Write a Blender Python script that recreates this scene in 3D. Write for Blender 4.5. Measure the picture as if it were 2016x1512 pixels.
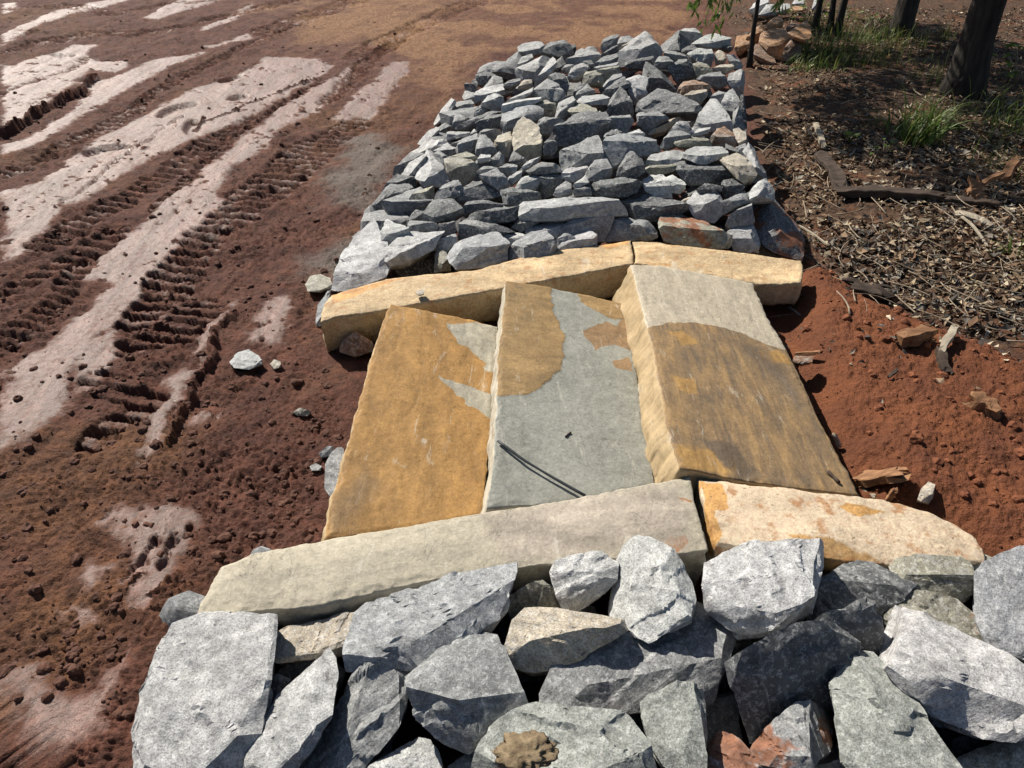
import bpy, bmesh, math, random
import numpy as np
from mathutils import Matrix, Vector

for _o in list(bpy.data.objects):
    bpy.data.objects.remove(_o, do_unlink=True)
SC = bpy.context.scene
COL = SC.collection
random.seed(11)
RNG = np.random.default_rng(11)

# ------------------------------------------------------------------ camera
CAM_H = 1.60
PITCH = math.radians(35.7)
FPX = 1523.0                      # focal length in photograph pixels (2016 wide)
cam_data = bpy.data.cameras.new('camera')
cam_data.sensor_width = 36.0
cam_data.lens = FPX / 2016.0 * 36.0
cam_data.clip_start = 0.05
cam_data.clip_end = 2000.0
cam = bpy.data.objects.new('camera', cam_data)
COL.objects.link(cam)
cam.location = (0, 0, CAM_H)
cam.rotation_euler = (math.pi / 2 - PITCH, 0, 0)
SC.camera = cam

# ------------------------------------------------------------------ sky, sun, exposure
SUN_EL = math.radians(42.0)
SUN_AZ = math.radians(-42.0)      # from the view direction (+Y), negative = to the left
SKY_STRENGTH = 0.05
SUN_STRENGTH = 5.0
SUN_DIR = Vector((math.sin(SUN_AZ) * math.cos(SUN_EL), math.cos(SUN_AZ) * math.cos(SUN_EL), math.sin(SUN_EL)))
world = bpy.data.worlds.new('World')
SC.world = world
world.use_nodes = True
_nt = world.node_tree
_sky = _nt.nodes.new('ShaderNodeTexSky')
_sky.sky_type = 'NISHITA'
_sky.sun_disc = False
_sky.sun_elevation = SUN_EL
_sky.sun_rotation = SUN_AZ
_bg = _nt.nodes['Background']
_bg.inputs['Strength'].default_value = SKY_STRENGTH
_nt.links.new(_sky.outputs['Color'], _bg.inputs['Color'])
sun_data = bpy.data.lights.new('sun', 'SUN')
sun_data.energy = SUN_STRENGTH
sun_data.angle = math.radians(0.53)
sun_data.color = (1.0, 0.94, 0.84)
sun = bpy.data.objects.new('sun', sun_data)
COL.objects.link(sun)
sun.location = (-6, 8, 9)
sun.rotation_euler = (-SUN_DIR).to_track_quat('-Z', 'Y').to_euler()
SC.view_settings.view_transform = 'Standard'
SC.view_settings.look = 'None'
SC.view_settings.exposure = 0.5
SC.view_settings.gamma = 1.0
SC.view_settings.use_curve_mapping = False
SC.cycles.max_bounces = 4
SC.cycles.diffuse_bounces = 1
SC.cycles.glossy_bounces = 1

# ------------------------------------------------------------------ photograph pixel -> place
CAMP = np.array([0, 0, CAM_H])
FWD = np.array([0, math.cos(PITCH), -math.sin(PITCH)])
UPV = np.array([0, math.sin(PITCH), math.cos(PITCH)])
def rays(P):
    P = np.atleast_2d(np.asarray(P, float))
    u = (P[:, 0] - 1008) / FPX
    v = -(P[:, 1] - 756) / FPX
    return np.outer(u, [1, 0, 0]) + np.outer(v, UPV) + FWD
def at(P, z=0.0):
    d = rays(P)
    t = (np.asarray(z) - CAM_H) / d[:, 2]
    return CAMP + d * t[:, None]
def at1(x, y, z=0.0):
    return at([(x, y)], z)[0]
def to_pix(W):
    W = np.atleast_2d(W) - CAMP
    dep = W @ FWD
    return np.stack([1008 + FPX * W[:, 0] / dep, 756 - FPX * (W @ UPV) / dep], 1)
# tracing frames: (x offset, y offset, scale)
FR = {'c1': (850, 30, 5.04), 'c2': (1200, 30, 5.04), 'c3': (620, 250, 4.032), 'c4': (1080, 220, 3.877),
      'd1': (240, 1050, 3.2516), 'd2': (800, 1050, 3.2516), 'd3': (1396, 1050, 3.2516), 'e5': (1340, 0, 5.93),
      'g5': (0, 0, 2.344), 'g6': (0, 450, 3.024), 'g7': (0, 900, 3.024), 'h3': (0, 0, 4.032), 'f': (0, 0, 1)}
def px(frame, s):
    ox, oy, k = FR[frame]
    out = []
    for t in s.split():
        a = t.split(',')
        out.append([ox + float(a[0]) / k, oy + float(a[1]) / k] + [float(q) / k for q in a[2:]])
    return np.array(out)

# ------------------------------------------------------------------ numpy noise
def _h(a, b, c):
    h = a ^ b ^ c
    h = (h ^ (h >> np.uint32(13))) * np.uint32(1274126177)
    h = (h ^ (h >> np.uint32(15))) * np.uint32(2246822519)
    return ((h ^ (h >> np.uint32(16))) & np.uint32(0xFFFFFF)).astype(np.float32)
def vn(p):
    p = np.asarray(p, np.float32)
    i = np.floor(p)
    f = p - i
    u = f * f * (3 - 2 * f)
    i = i.astype(np.int32).astype(np.uint32)
    k1, k2, k3 = np.uint32(374761393), np.uint32(668265263), np.uint32(2654435761)
    x0 = i[:, 0] * k1; x1 = x0 + k1
    y0 = i[:, 1] * k2; y1 = y0 + k2
    z0 = i[:, 2] * k3; z1 = z0 + k3
    ux, uy, uz = u[:, 0], u[:, 1], u[:, 2]
    def lx(yy, zz):
        a = _h(x0, yy, zz)
        return a + (_h(x1, yy, zz) - a) * ux
    a = lx(y0, z0); a = a + (lx(y1, z0) - a) * uy
    b = lx(y0, z1); b = b + (lx(y1, z1) - b) * uy
    return (a + (b - a) * uz) * np.float32(2 / 16777215.0) - 1
def fbm(p, octaves=4, gain=0.5, lac=2.07):
    s = 0; a = 1.0; n = 0
    for k in range(octaves):
        s = s + a * vn(p + 17.3 * k); n += a
        p = p * lac; a *= gain
    return s / n
def ridged(p, octaves=3):
    s = 0; a = 1.0; n = 0
    for k in range(octaves):
        s = s + a * (1 - 2 * np.abs(vn(p + 9.1 * k))); n += a
        p = p * 2.1; a *= 0.5
    return s / n
def n2(x, y, sc, oc=4, seed=0.0):
    return fbm(np.stack([x * sc, y * sc, np.full_like(x, seed)], 1), oc)
def sst(a, b, x):
    t = np.clip((x - a) / (b - a), 0, 1)
    return t * t * (3 - 2 * t)

# ------------------------------------------------------------------ polygons on the ground
def poly_sd(poly, X, Y):
    """signed distance, positive inside; poly is Nx2 in metres"""
    out = np.full(X.shape, -9.0)
    m = 0.25
    bb = (X > poly[:, 0].min() - m) & (X < poly[:, 0].max() + m) & (Y > poly[:, 1].min() - m) & (Y < poly[:, 1].max() + m)
    if not bb.any():
        return out
    x, y = X[bb], Y[bb]
    d2 = np.full(x.shape, 1e9)
    ins = np.zeros(x.shape, bool)
    n = len(poly)
    for i in range(n):
        ax, ay = poly[i]; bx, by = poly[(i + 1) % n]
        ex, ey = bx - ax, by - ay
        t = np.clip(((x - ax) * ex + (y - ay) * ey) / (ex * ex + ey * ey + 1e-12), 0, 1)
        d2 = np.minimum(d2, (x - ax - t * ex) ** 2 + (y - ay - t * ey) ** 2)
        c = ((ay > y) != (by > y)) & (x < ex * (y - ay) / (ey if abs(ey) > 1e-12 else 1e-12) + ax)
        ins ^= c
    out[bb] = np.where(ins, 1, -1) * np.sqrt(d2)
    return out
def line_d(pts, X, Y):
    """distance to polyline minus nothing, and interpolated third column"""
    d = np.full(X.shape, 9.0); w = np.full(X.shape, pts[0][2] if len(pts[0]) > 2 else 0.0)
    m = 0.5
    P = np.array([p[:2] for p in pts])
    bb = (X > P[:, 0].min() - m) & (X < P[:, 0].max() + m) & (Y > P[:, 1].min() - m) & (Y < P[:, 1].max() + m)
    if not bb.any():
        return d, w
    x, y = X[bb], Y[bb]
    db = np.full(x.shape, 9.0); wb = np.zeros(x.shape)
    for a, b in zip(pts[:-1], pts[1:]):
        ex, ey = b[0] - a[0], b[1] - a[1]
        t = np.clip(((x - a[0]) * ex + (y - a[1]) * ey) / (ex * ex + ey * ey + 1e-12), 0, 1)
        q = np.hypot(x - a[0] - t * ex, y - a[1] - t * ey)
        k = q < db
        db[k] = q[k]
        if len(a) > 2:
            wb[k] = (a[2] + t * (b[2] - a[2]))[k]
    d[bb] = db; w[bb] = wb
    return d, w

# ------------------------------------------------------------------ object helpers
def tag(o, label=None, cat=None, group=None, kind=None):
    if label: o['label'] = label
    if cat: o['category'] = cat
    if group: o['group'] = group
    if kind: o['kind'] = kind
    return o
def mesh_from(name, V, F, smooth=True):
    me = bpy.data.meshes.new(name)
    V = np.ascontiguousarray(V, dtype=np.float32)
    if isinstance(F, np.ndarray):
        k = F.shape[1]; nf = len(F)
        me.vertices.add(len(V)); me.vertices.foreach_set('co', V.ravel())
        me.loops.add(nf * k); me.loops.foreach_set('vertex_index', np.ascontiguousarray(F, dtype=np.int32).ravel())
        me.polygons.add(nf)
        me.polygons.foreach_set('loop_start', np.arange(0, nf * k, k, dtype=np.int32))
        me.update(calc_edges=True)
    else:
        me.from_pydata(V.tolist(), [], F)
        me.update()
    me.polygons.foreach_set('use_smooth', np.full(len(me.polygons), smooth))
    return me
def colattr(me, name, arr):
    arr = np.asarray(arr, np.float32)
    if arr.shape[1] == 3:
        arr = np.hstack([arr, np.ones((len(arr), 1), np.float32)])
    a = me.attributes.new(name, 'FLOAT_COLOR', 'POINT')
    a.data.foreach_set('color', np.ascontiguousarray(arr).ravel())
def link(name, me, mat=None, parent=None, loc=None, rot=None):
    o = bpy.data.objects.new(name, me)
    COL.objects.link(o)
    if mat is not None and me is not None and not me.materials:
        me.materials.append(mat)
    if loc is not None: o.location = loc
    if rot is not None: o.rotation_euler = rot
    if parent is not None: o.parent = parent
    return o
def tube(path, radii, sides=8, rough=0.0, seed=0.0):
    """tapered tube along path (Nx3) -> V, F"""
    path = np.asarray(path, float); n = len(path)
    V = []; F = []
    for i in range(n):
        t = path[min(i + 1, n - 1)] - path[max(i - 1, 0)]
        t = t / (np.linalg.norm(t) + 1e-9)
        a = np.cross(t, [0.31, 0.2, 0.93] if abs(t[2]) < 0.9 else [1, 0.1, 0]); a /= np.linalg.norm(a)
        b = np.cross(t, a)
        for k in range(sides):
            w = 2 * math.pi * k / sides
            r = radii[i]
            V.append(path[i] + (a * math.cos(w) + b * math.sin(w)) * r)
    V = np.array(V)
    if rough:
        V = V + rough * np.repeat(np.asarray(radii), sides)[:, None] * np.stack([vn(V * 30 + seed), vn(V * 30 + seed + 5), vn(V * 30 + seed + 9)], 1)
    for i in range(n - 1):
        for k in range(sides):
            k2 = (k + 1) % sides
            F.append((i * sides + k, i * sides + k2, (i + 1) * sides + k2, (i + 1) * sides + k))
    F.append(tuple(range(sides))[::-1])
    F.append(tuple((n - 1) * sides + k for k in range(sides)))
    return V, F
def joinVF(items):
    V = []; F = []; o = 0
    for v, f in items:
        V.append(np.asarray(v)); F += [tuple(i + o for i in q) for q in f]; o += len(v)
    return np.vstack(V), F
_ICO = {}
def ico(s):
    if s not in _ICO:
        bm = bmesh.new()
        bmesh.ops.create_icosphere(bm, subdivisions=s, radius=1.0)
        bm.verts.ensure_lookup_table()
        V = np.array([v.co[:] for v in bm.verts]); V /= np.linalg.norm(V, axis=1)[:, None]
        F = np.array([[v.index for v in f.verts] for f in bm.faces])
        bm.free()
        _ICO[s] = (V, F)
    return _ICO[s]
# ------------------------------------------------------------------ materials
class NB:
    def __init__(self, name):
        self.mat = bpy.data.materials.new(name)
        self.mat.use_nodes = True
        self.t = self.mat.node_tree
        self.bsdf = self.t.nodes['Principled BSDF']
    def n(self, typ, **kw):
        nd = self.t.nodes.new('ShaderNode' + typ)
        for k, v in kw.items():
            if k.startswith('_'):
                setattr(nd, k[1:], v)
            else:
                self.put(nd.inputs[k.replace('__', ' ')], v)
        return nd
    def put(self, sock, v):
        if isinstance(v, bpy.types.NodeSocket): self.t.links.new(v, sock)
        elif isinstance(v, (tuple, list)) and sock.type == 'RGBA' and len(v) == 3: sock.default_value = (*v, 1)
        else: sock.default_value = v
    def noise(self, vec, scale, detail=4, rough=0.55, dist=0.0):
        return self.n('TexNoise', Vector=vec, Scale=scale, Detail=detail, Roughness=rough, Distortion=dist).outputs['Fac']
    def ramp(self, fac, stops):
        nd = self.n('ValToRGB', Fac=fac)
        el = nd.color_ramp.elements
        while len(el) < len(stops): el.new(0.5)
        for e, (p, c) in zip(el, stops):
            e.position = p
            e.color = (c, c, c, 1) if isinstance(c, (int, float)) else (*c, 1)
        return nd.outputs['Color']
    def mix(self, fac, a, b, mode='MIX'):
        nd = self.n('Mix', _data_type='RGBA', _blend_type=mode)
        self.put(nd.inputs['Factor'], fac)
        ia = [s for s in nd.inputs if s.name == 'A' and s.type == 'RGBA'][0]
        ib = [s for s in nd.inputs if s.name == 'B' and s.type == 'RGBA'][0]
        self.put(ia, a); self.put(ib, b)
        return [s for s in nd.outputs if s.type == 'RGBA'][0]
    def math(self, op, a, b=0.0, clamp=False):
        nd = self.n('Math', _operation=op, _use_clamp=clamp)
        self.put(nd.inputs[0], a); self.put(nd.inputs[1], b)
        return nd.outputs[0]
    def attr(self, name):
        return self.n('Attribute', _attribute_name=name)
    def sep(self, col):
        return self.n('SeparateColor', Color=col).outputs
    def bump(self, h, strength, dist, normal=None):
        nd = self.n('Bump', Height=h, Strength=strength, Distance=dist)
        if normal is not None: self.put(nd.inputs['Normal'], normal)
        return nd.outputs['Normal']
    def done(self, color, rough=0.85, normal=None, spec=0.4):
        self.put(self.bsdf.inputs['Base Color'], color)
        self.put(self.bsdf.inputs['Roughness'], rough)
        self.put(self.bsdf.inputs['Specular IOR Level'], spec)
        if normal is not None: self.put(self.bsdf.inputs['Normal'], normal)
        return self.mat

def gray3(b, v): return b.n('CombineColor', Red=v, Green=v, Blue=v).outputs[0]

def rock_material(name, speck=1.0):
    b = NB(name)
    oi = b.n('ObjectInfo')
    co = b.n('TexCoord').outputs['Object']
    off = b.math('MULTIPLY', oi.outputs['Random'], 53.0)
    vec = b.n('VectorMath', _operation='ADD'); b.put(vec.inputs[0], co)
    b.put(vec.inputs[1], b.n('CombineXYZ', X=off, Y=off, Z=off).outputs[0])
    v = vec.outputs[0]
    band_v = b.n('Mapping', Vector=v, Scale=(3.0, 3.0, 30.0)).outputs[0]
    big = b.noise(v, 7.0, 3)
    band = b.noise(band_v, 1.6, 5, 0.62, 0.6)
    sp1 = b.noise(v, 95.0, 2, 0.6)
    sp2 = b.noise(v, 260.0, 2, 0.7)
    base = oi.outputs['Color']
    k = b.math('ADD', b.math('MULTIPLY', big, 0.55), b.math('MULTIPLY', band, 0.75))
    k = b.math('ADD', b.math('MULTIPLY', k, 1.5), 0.02)
    c = b.mix(1.0, base, gray3(b, k), 'MULTIPLY')
    # pale feldspar grains and dark mica grains
    pale = b.ramp(sp1, [(0.52, 0.0), (0.60, 1.0)])
    dark = b.ramp(sp2, [(0.50, 0.0), (0.58, 1.0)])
    c = b.mix(b.math('MULTIPLY', b.sep(pale)[0], 0.55 * speck), c, b.mix(0.65, base, (0.62, 0.62, 0.60)))
    c = b.mix(b.math('MULTIPLY', b.sep(dark)[0], 0.60 * speck), c, b.mix(0.75, base, (0.035, 0.037, 0.042)))
    vein = b.ramp(b.noise(b.n('Mapping', Vector=v, Scale=(5, 5, 55)).outputs[0], 1.0, 4, 0.5, 1.0), [(0.60, 0.0), (0.66, 1.0)])
    c = b.mix(b.math('MULTIPLY', b.sep(vein)[0], 0.35), c, (0.42, 0.42, 0.41))
    # red soil and rust, amount in the object's alpha
    rn = b.noise(v, 9.0, 5, 0.65)
    thr = b.math('SUBTRACT', 0.78, b.math('MULTIPLY', oi.outputs['Alpha'], 0.45))
    rm = b.math('MULTIPLY', b.math('SUBTRACT', rn, thr), 14.0, True)
    rust = b.mix(b.noise(v, 60.0, 3), (0.30, 0.105, 0.036), (0.17, 0.062, 0.026))
    c = b.mix(b.math('MULTIPLY', rm, 0.9), c, rust)
    # dusty, paler broken edges and darker hollows
    pt = b.n('NewGeometry').outputs['Pointiness']
    edge = b.math('MULTIPLY', b.math('SUBTRACT', pt, 0.515), 9.0, True)
    c = b.mix(b.math('MULTIPLY', edge, 0.45), c, b.mix(0.5, base, (0.62, 0.62, 0.60)))
    n40 = b.noise(v, 40.0, 7, 0.72)
    hgt = b.math('ADD', n40, b.math('MULTIPLY', band, 0.8))
    nrm = b.bump(hgt, 0.6, 0.0085)
    nrm = b.bump(b.noise(v, 170.0, 4, 0.75), 0.6, 0.0022, nrm)
    c = b.mix(0.7, c, gray3(b, b.math('ADD', -0.35, b.math('MULTIPLY', n40, 1.65))), 'OVERLAY')
    rr = b.math('ADD', 0.42, b.math('MULTIPLY', sp1, 0.5))
    return b.done(c, rr, nrm, 0.5)
M_ROCK = rock_material('gneiss_rock')

def slab_material(name, c0, c1, c2, c3, streak=(2.0, 2.0), rot=0.0, grain=0.5, spots=0.0, bmp=0.5, fine=(0.8, 1.15), ochre=None, cside=None):
    """c0 base, c1/c2/c3 stained areas given by the vertex attribute 'stain' (r, g, b)"""
    b = NB(name)
    co = b.n('TexCoord').outputs['Object']
    st = b.sep(b.attr('stain').outputs['Color'])
    mp = b.n('Mapping', Vector=co, Rotation=(0, 0, rot), Scale=(streak[0], streak[1], 3.0)).outputs[0]
    n1 = b.noise(mp, 2.2, 6, 0.62, 0.4)
    n2_ = b.noise(co, 16.0, 5, 0.6)
    n3 = b.noise(co, 130.0, 3, 0.7)
    c = b.mix(b.ramp(n1, [(0.3, 0.0), (0.7, 1.0)]), [q * fine[0] for q in c0], [q * fine[1] for q in c0])
    e1 = b.math('ADD', st[0], b.math('MULTIPLY', b.math('SUBTRACT', n2_, 0.5), 0.55))
    e2 = b.math('ADD', st[1], b.math('MULTIPLY', b.math('SUBTRACT', n2_, 0.5), 0.55))
    e3 = b.math('ADD', st[2], b.math('MULTIPLY', b.math('SUBTRACT', n1, 0.5), 1.3))
    for e, cc, w in ((e1, c1, 6.0), (e2, c2, 4.0), (e3, c3, 2.2)):
        m = b.math('MULTIPLY', b.math('SUBTRACT', e, 0.46), w, True)
        lo, hi = [q * 0.66 for q in cc], [q * 1.3 for q in cc]
        if ochre and cc is c1: lo, hi = c3, ochre
        c = b.mix(m, c, b.mix(b.ramp(n1, [(0.33, 0.0), (0.68, 1.0)]), lo, hi))
    c = b.mix(0.75 * grain, c, gray3(b, b.math('ADD', -0.1, b.math('MULTIPLY', n3, 1.2))), 'OVERLAY')
    if cside:
        sd = b.math('MULTIPLY', b.math('SUBTRACT', b.math('ADD', b.attr('stain').outputs['Alpha'], b.math('MULTIPLY', b.math('SUBTRACT', n2_, 0.5), 0.5)), 0.12), 6.0, True)
        c = b.mix(sd, c, b.mix(n2_, [q * 0.7 for q in cside], [q * 1.3 for q in cside]))
    n5 = b.noise(co, 34.0, 9, 0.80, 0.3)
    c = b.mix(0.42, c, gray3(b, b.math('ADD', -0.2, b.math('MULTIPLY', n5, 1.4))), 'OVERLAY')
    # hairline cracks, pits, pale scuffs
    ck = b.math('ABSOLUTE', b.math('SUBTRACT', b.noise(b.n('Mapping', Vector=co, Rotation=(0, 0, rot), Scale=(3.0, 1.2, 2.0)).outputs[0], 2.0, 6, 0.6, 0.4), 0.5))
    ckm = b.sep(b.ramp(ck, [(0.0, 1.0), (0.0045, 0.0)]))[0]
    ckm = b.math('MULTIPLY', ckm, b.sep(b.ramp(b.noise(co, 4.0, 2), [(0.50, 0.0), (0.56, 1.0)]))[0])
    c = b.mix(b.math('MULTIPLY', ckm, 0.7), c, [q * 0.3 for q in c0])
    pt = b.sep(b.ramp(b.noise(co, 110.0, 2, 0.5), [(0.70, 0.0), (0.74, 1.0)]))[0]
    c = b.mix(b.math('MULTIPLY', pt, 0.5), c, [q * 0.35 for q in c0])
    sc = b.noise(b.n('Mapping', Vector=co, Rotation=(0, 0, rot + 0.5), Scale=(22, 5, 8)).outputs[0], 1.2, 5, 0.7, 0.8)
    c = b.mix(b.math('MULTIPLY', b.sep(b.ramp(sc, [(0.60, 0.0), (0.68, 1.0)]))[0], 0.45), c, (0.60, 0.56, 0.47))
    if spots:
        s2 = b.sep(b.ramp(b.noise(co, 22.0, 5, 0.62), [(0.54, 0.0), (0.66, 1.0)]))[0]
        c = b.mix(b.math('MULTIPLY', s2, spots), c, (0.36, 0.17, 0.065))
        s3 = b.sep(b.ramp(b.noise(co, 75.0, 3, 0.6), [(0.66, 0.0), (0.72, 1.0)]))[0]
        c = b.mix(b.math('MULTIPLY', s3, spots), c, (0.12, 0.07, 0.04))
    h = b.math('ADD', b.math('MULTIPLY', n1, 0.8), b.math('MULTIPLY', n2_, 0.7))
    h = b.math('ADD', h, b.math('MULTIPLY', n5, 0.5))
    nrm = b.bump(h, bmp, 0.007)
    nrm = b.bump(n3, 0.4, 0.0014, nrm)
    return b.done(c, b.math('ADD', 0.55, b.math('MULTIPLY', n2_, 0.3)), nrm, 0.35)
# ------------------------------------------------------------------ ground
WET = [  # smooth, wet, rolled mud
 ('f', '215,480 290,425 420,365 445,400 385,455 340,500 250,520'),
 ('f', '130,700 170,660 235,640 250,690 190,760 150,770'),
 ('g5', '0,890 190,830 330,720 480,615 640,540 870,410 1100,335 1230,255 1330,258 1480,270 1560,300 1400,400 1280,470 1180,530 1080,575 870,655 640,765 420,925 300,955 240,1045 100,1175 0,1215'),
 ('g5', '650,1010 760,900 900,800 1000,720 1100,640 1200,570 1280,490 1420,420 1530,350 1600,310 1640,310 1590,400 1470,520 1310,590 1250,660 1240,690 1100,760 1060,830 990,900 850,990 750,1040'),
 ('g5', '1520,540 1640,420 1720,370 1790,290 1900,280 1890,340 1830,400 1780,480 1700,560 1560,560'),
 ('h3', '0,500 90,520 300,440 400,420 600,340 760,350 700,430 880,470 1040,490 1000,540 900,580 700,560 600,640 700,640 830,620 1000,560 1200,470 1640,400 1640,420 1350,520 1250,600 1050,700 900,780 600,950 500,1040 180,1200 0,1250 0,1140 200,1080 500,900 700,740 640,650 500,740 350,850 100,1000 0,1040'),
 ('h3', '0,270 180,180 420,80 700,20 1000,-40 1100,-20 800,60 560,110 300,200 60,350 0,380'),
 ('h3', '0,10 150,20 100,80 0,110'),
 ('h3', '1120,140 1300,40 1500,-40 1900,-60 1700,20 1380,120 1260,150'),
 ('h3', '1570,220 1760,140 1900,60 2016,20 2016,60 1880,150 1700,220 1600,250'),
 ('h3', '1580,360 1800,320 1960,250 2016,240 2016,300 1850,340 1680,380'),
 ('g6', '0,840 200,720 400,560 560,430 700,470 720,560 560,640 550,690 510,760 420,850 400,900 440,930 400,1050 230,1200 100,1300 0,1380'),
 ('g6', '350,560 560,420 650,330 470,300 530,220 640,120 740,20 1060,20 1050,150 950,290 880,370 780,460 720,530 690,570 500,590'),
 ('g6', '1440,380 1330,440 1260,540 1190,640 1100,830 950,890 1000,960 850,1130 830,1240 770,1360 870,1400 950,1290 1080,1050 1170,870 1270,650 1340,570'),
 ('g6', '1050,435 1330,455 1330,485 1050,462'), ('g6', '930,500 1240,505 1240,535 930,535'), ('g6', '920,555 1200,580 1190,605 940,585'), ('g6', '1050,640 1180,640 1160,670 1040,665'),
 ('g6', '1530,480 1600,390 1700,380 1790,430 1740,520 1650,680 1570,690 1450,650 1490,580'),
 ('g6', '600,940 650,900 760,910 750,960 680,990'), ('g6', '1050,1170 1240,1090 1390,1110 1250,1150 1120,1200'), ('g6', '790,730 870,720 880,750 820,780'),
 ('g7', '580,400 650,310 800,280 1000,280 1220,290 1230,340 1170,470 1100,630 1050,750 980,850 900,960 850,1010 780,960 760,850 700,760 780,640 780,520 700,440'),
 ('g7', '400,700 500,590 600,600 760,580 760,640 600,690 560,770 500,840 430,790'),
 ('g7', '0,1260 80,1190 220,1190 300,1300 400,1370 560,1380 600,1300 700,1250 830,1150 860,1200 780,1310 680,1470 560,1700 0,1800'),
 ('g7', '240,960 420,900 640,930 660,990 560,1030 400,1000'),
]
LUGS = [  # crawler and tyre prints: centre line with half width (tracing pixels)
 ('g5', '0,800,70 150,760,65 350,650,55 560,540,50 700,440,48 830,350,45 1000,270,40 1200,180,34 1400,100,34'),
 ('g5', '220,1130,110 450,980,90 600,890,85 760,800,85 900,700,80 1030,620,65 1150,540,35'),
 ('g5', '640,1480,120 900,1150,130 1050,1000,130 1250,850,150 1400,720,150 1550,620,110 1650,560,80'),
 ('g5', '1500,470,45 1560,430,50 1640,350,50 1720,260,55 1850,180,60'),
 ('h3', '0,420,90 300,330,110 700,260,150 1100,260,150 1500,190,110 1900,100,90 2300,0,90'),
 ('h3', '0,740,30 150,690,30 330,620,35 560,540,40 700,450,40 900,480,30'),
 ('h3', '60,60,80 500,30,110 900,100,90 1300,20,50 1700,0,60'),
 ('h3', '100,300,40 300,240,40'),
 ('g5', '0,1330,90 200,1260,100 380,1180,110 520,1060,80'),
 ('g6', '0,700,110 220,520,110 420,330,100 520,180,80'),
 ('g5', '1480,380,20 1300,480,20 1100,620,22 960,740,26 700,960,30'),
 ('f', '520,60,40 640,20,40 760,-20,40'), ('f', '700,110,35 800,60,35 900,15,35 1000,-20,35'),
 ('g6', '1180,480,170 1080,620,170 800,700,150'),
 ('g6', '560,1250,120 900,1020,110 560,900,100'),
]
PRINTS = [('h3', 850, 1195, 205, 42, -10), ('h3', 1400, 870, 180, 38, -16), ('h3', 1830, 620, 110, 30, -10), ('h3', 1890, 775, 80, 26, -8), ('h3', 1530, 1010, 80, 60, -20), ('h3', 500, 435, 100, 16, 0)]
RIDGES = [('h3', '-40,1090,44 90,1030,46 240,930,46 420,840,40 600,740,38 720,660,32 780,620,26', 0.055), 
          ('g6', '1420,480,28 1290,610,20 1250,760,45 1140,980,36 1030,1210,24 960,1290,12', 0.02), ('g5', '900,580,10 1500,340,10', 0.012)]
CRACKS = [('h3', '1480,910 1300,1030 1180,1110 960,1240 860,1350 780,1400 650,1530 520,1600'), ('g7', '950,500 900,600 860,640'), ('g7', '1060,450 1010,600')]
def wpoly(fr, s, z=0.0):
    return at(px(fr, s)[:, :2], z)[:, :2]
def wline(fr, s, z=0.0):
    P = px(fr, s)
    W = at(P[:, :2], z)
    if P.shape[1] > 2:   # half width measured across the image row
        W2 = at(P[:, :2] + np.stack([P[:, 2], 0 * P[:, 2]], 1), z)
        return [(w[0], w[1], 0.8 * np.linalg.norm(w2 - w)) for w, w2 in zip(W, W2)]
    return [(w[0], w[1], 0.0) for w in W]
WETP = [wpoly(*a) for a in WET]
LUGP = [wline(*a) for a in LUGS]
LITTER = at(px('f', '1440,60 1475,130 1500,300 1560,440 1600,478 1700,548 1850,622 2016,684 2200,760 2700,820 3600,500 3600,-120 1400,-120')[:, :2], 0.06)[:, :2]
REDSOIL = at(px('f', '1430,520 1585,470 1700,545 1850,620 2016,682 2400,780 2600,1500 2016,1250 1900,1100 1700,980 1600,780')[:, :2], 0.06)[:, :2]
TAN = at(px('f', '880,215 800,150 700,120 560,110 480,40 470,-140 1500,-140 1450,90 1300,100 950,150')[:, :2], 0.0)[:, :2]
SILT = [at(px('f', s)[:, :2], 0.0)[:, :2] for s in ('650,340 700,275 790,290 760,340 720,400 650,400', '590,500 680,470 720,480 690,540 600,530', '690,270 740,260 760,300 700,310')]
FOOT = at(px('f', '700,480 760,350 900,170 1000,100 1440,80 1470,150 1500,300 1580,520 1610,800 1700,980 1900,1090 2016,1150 2100,1600 240,1600 300,1250 400,1110 640,1050 700,800 650,640')[:, :2], 0.08)[:, :2]

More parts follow.
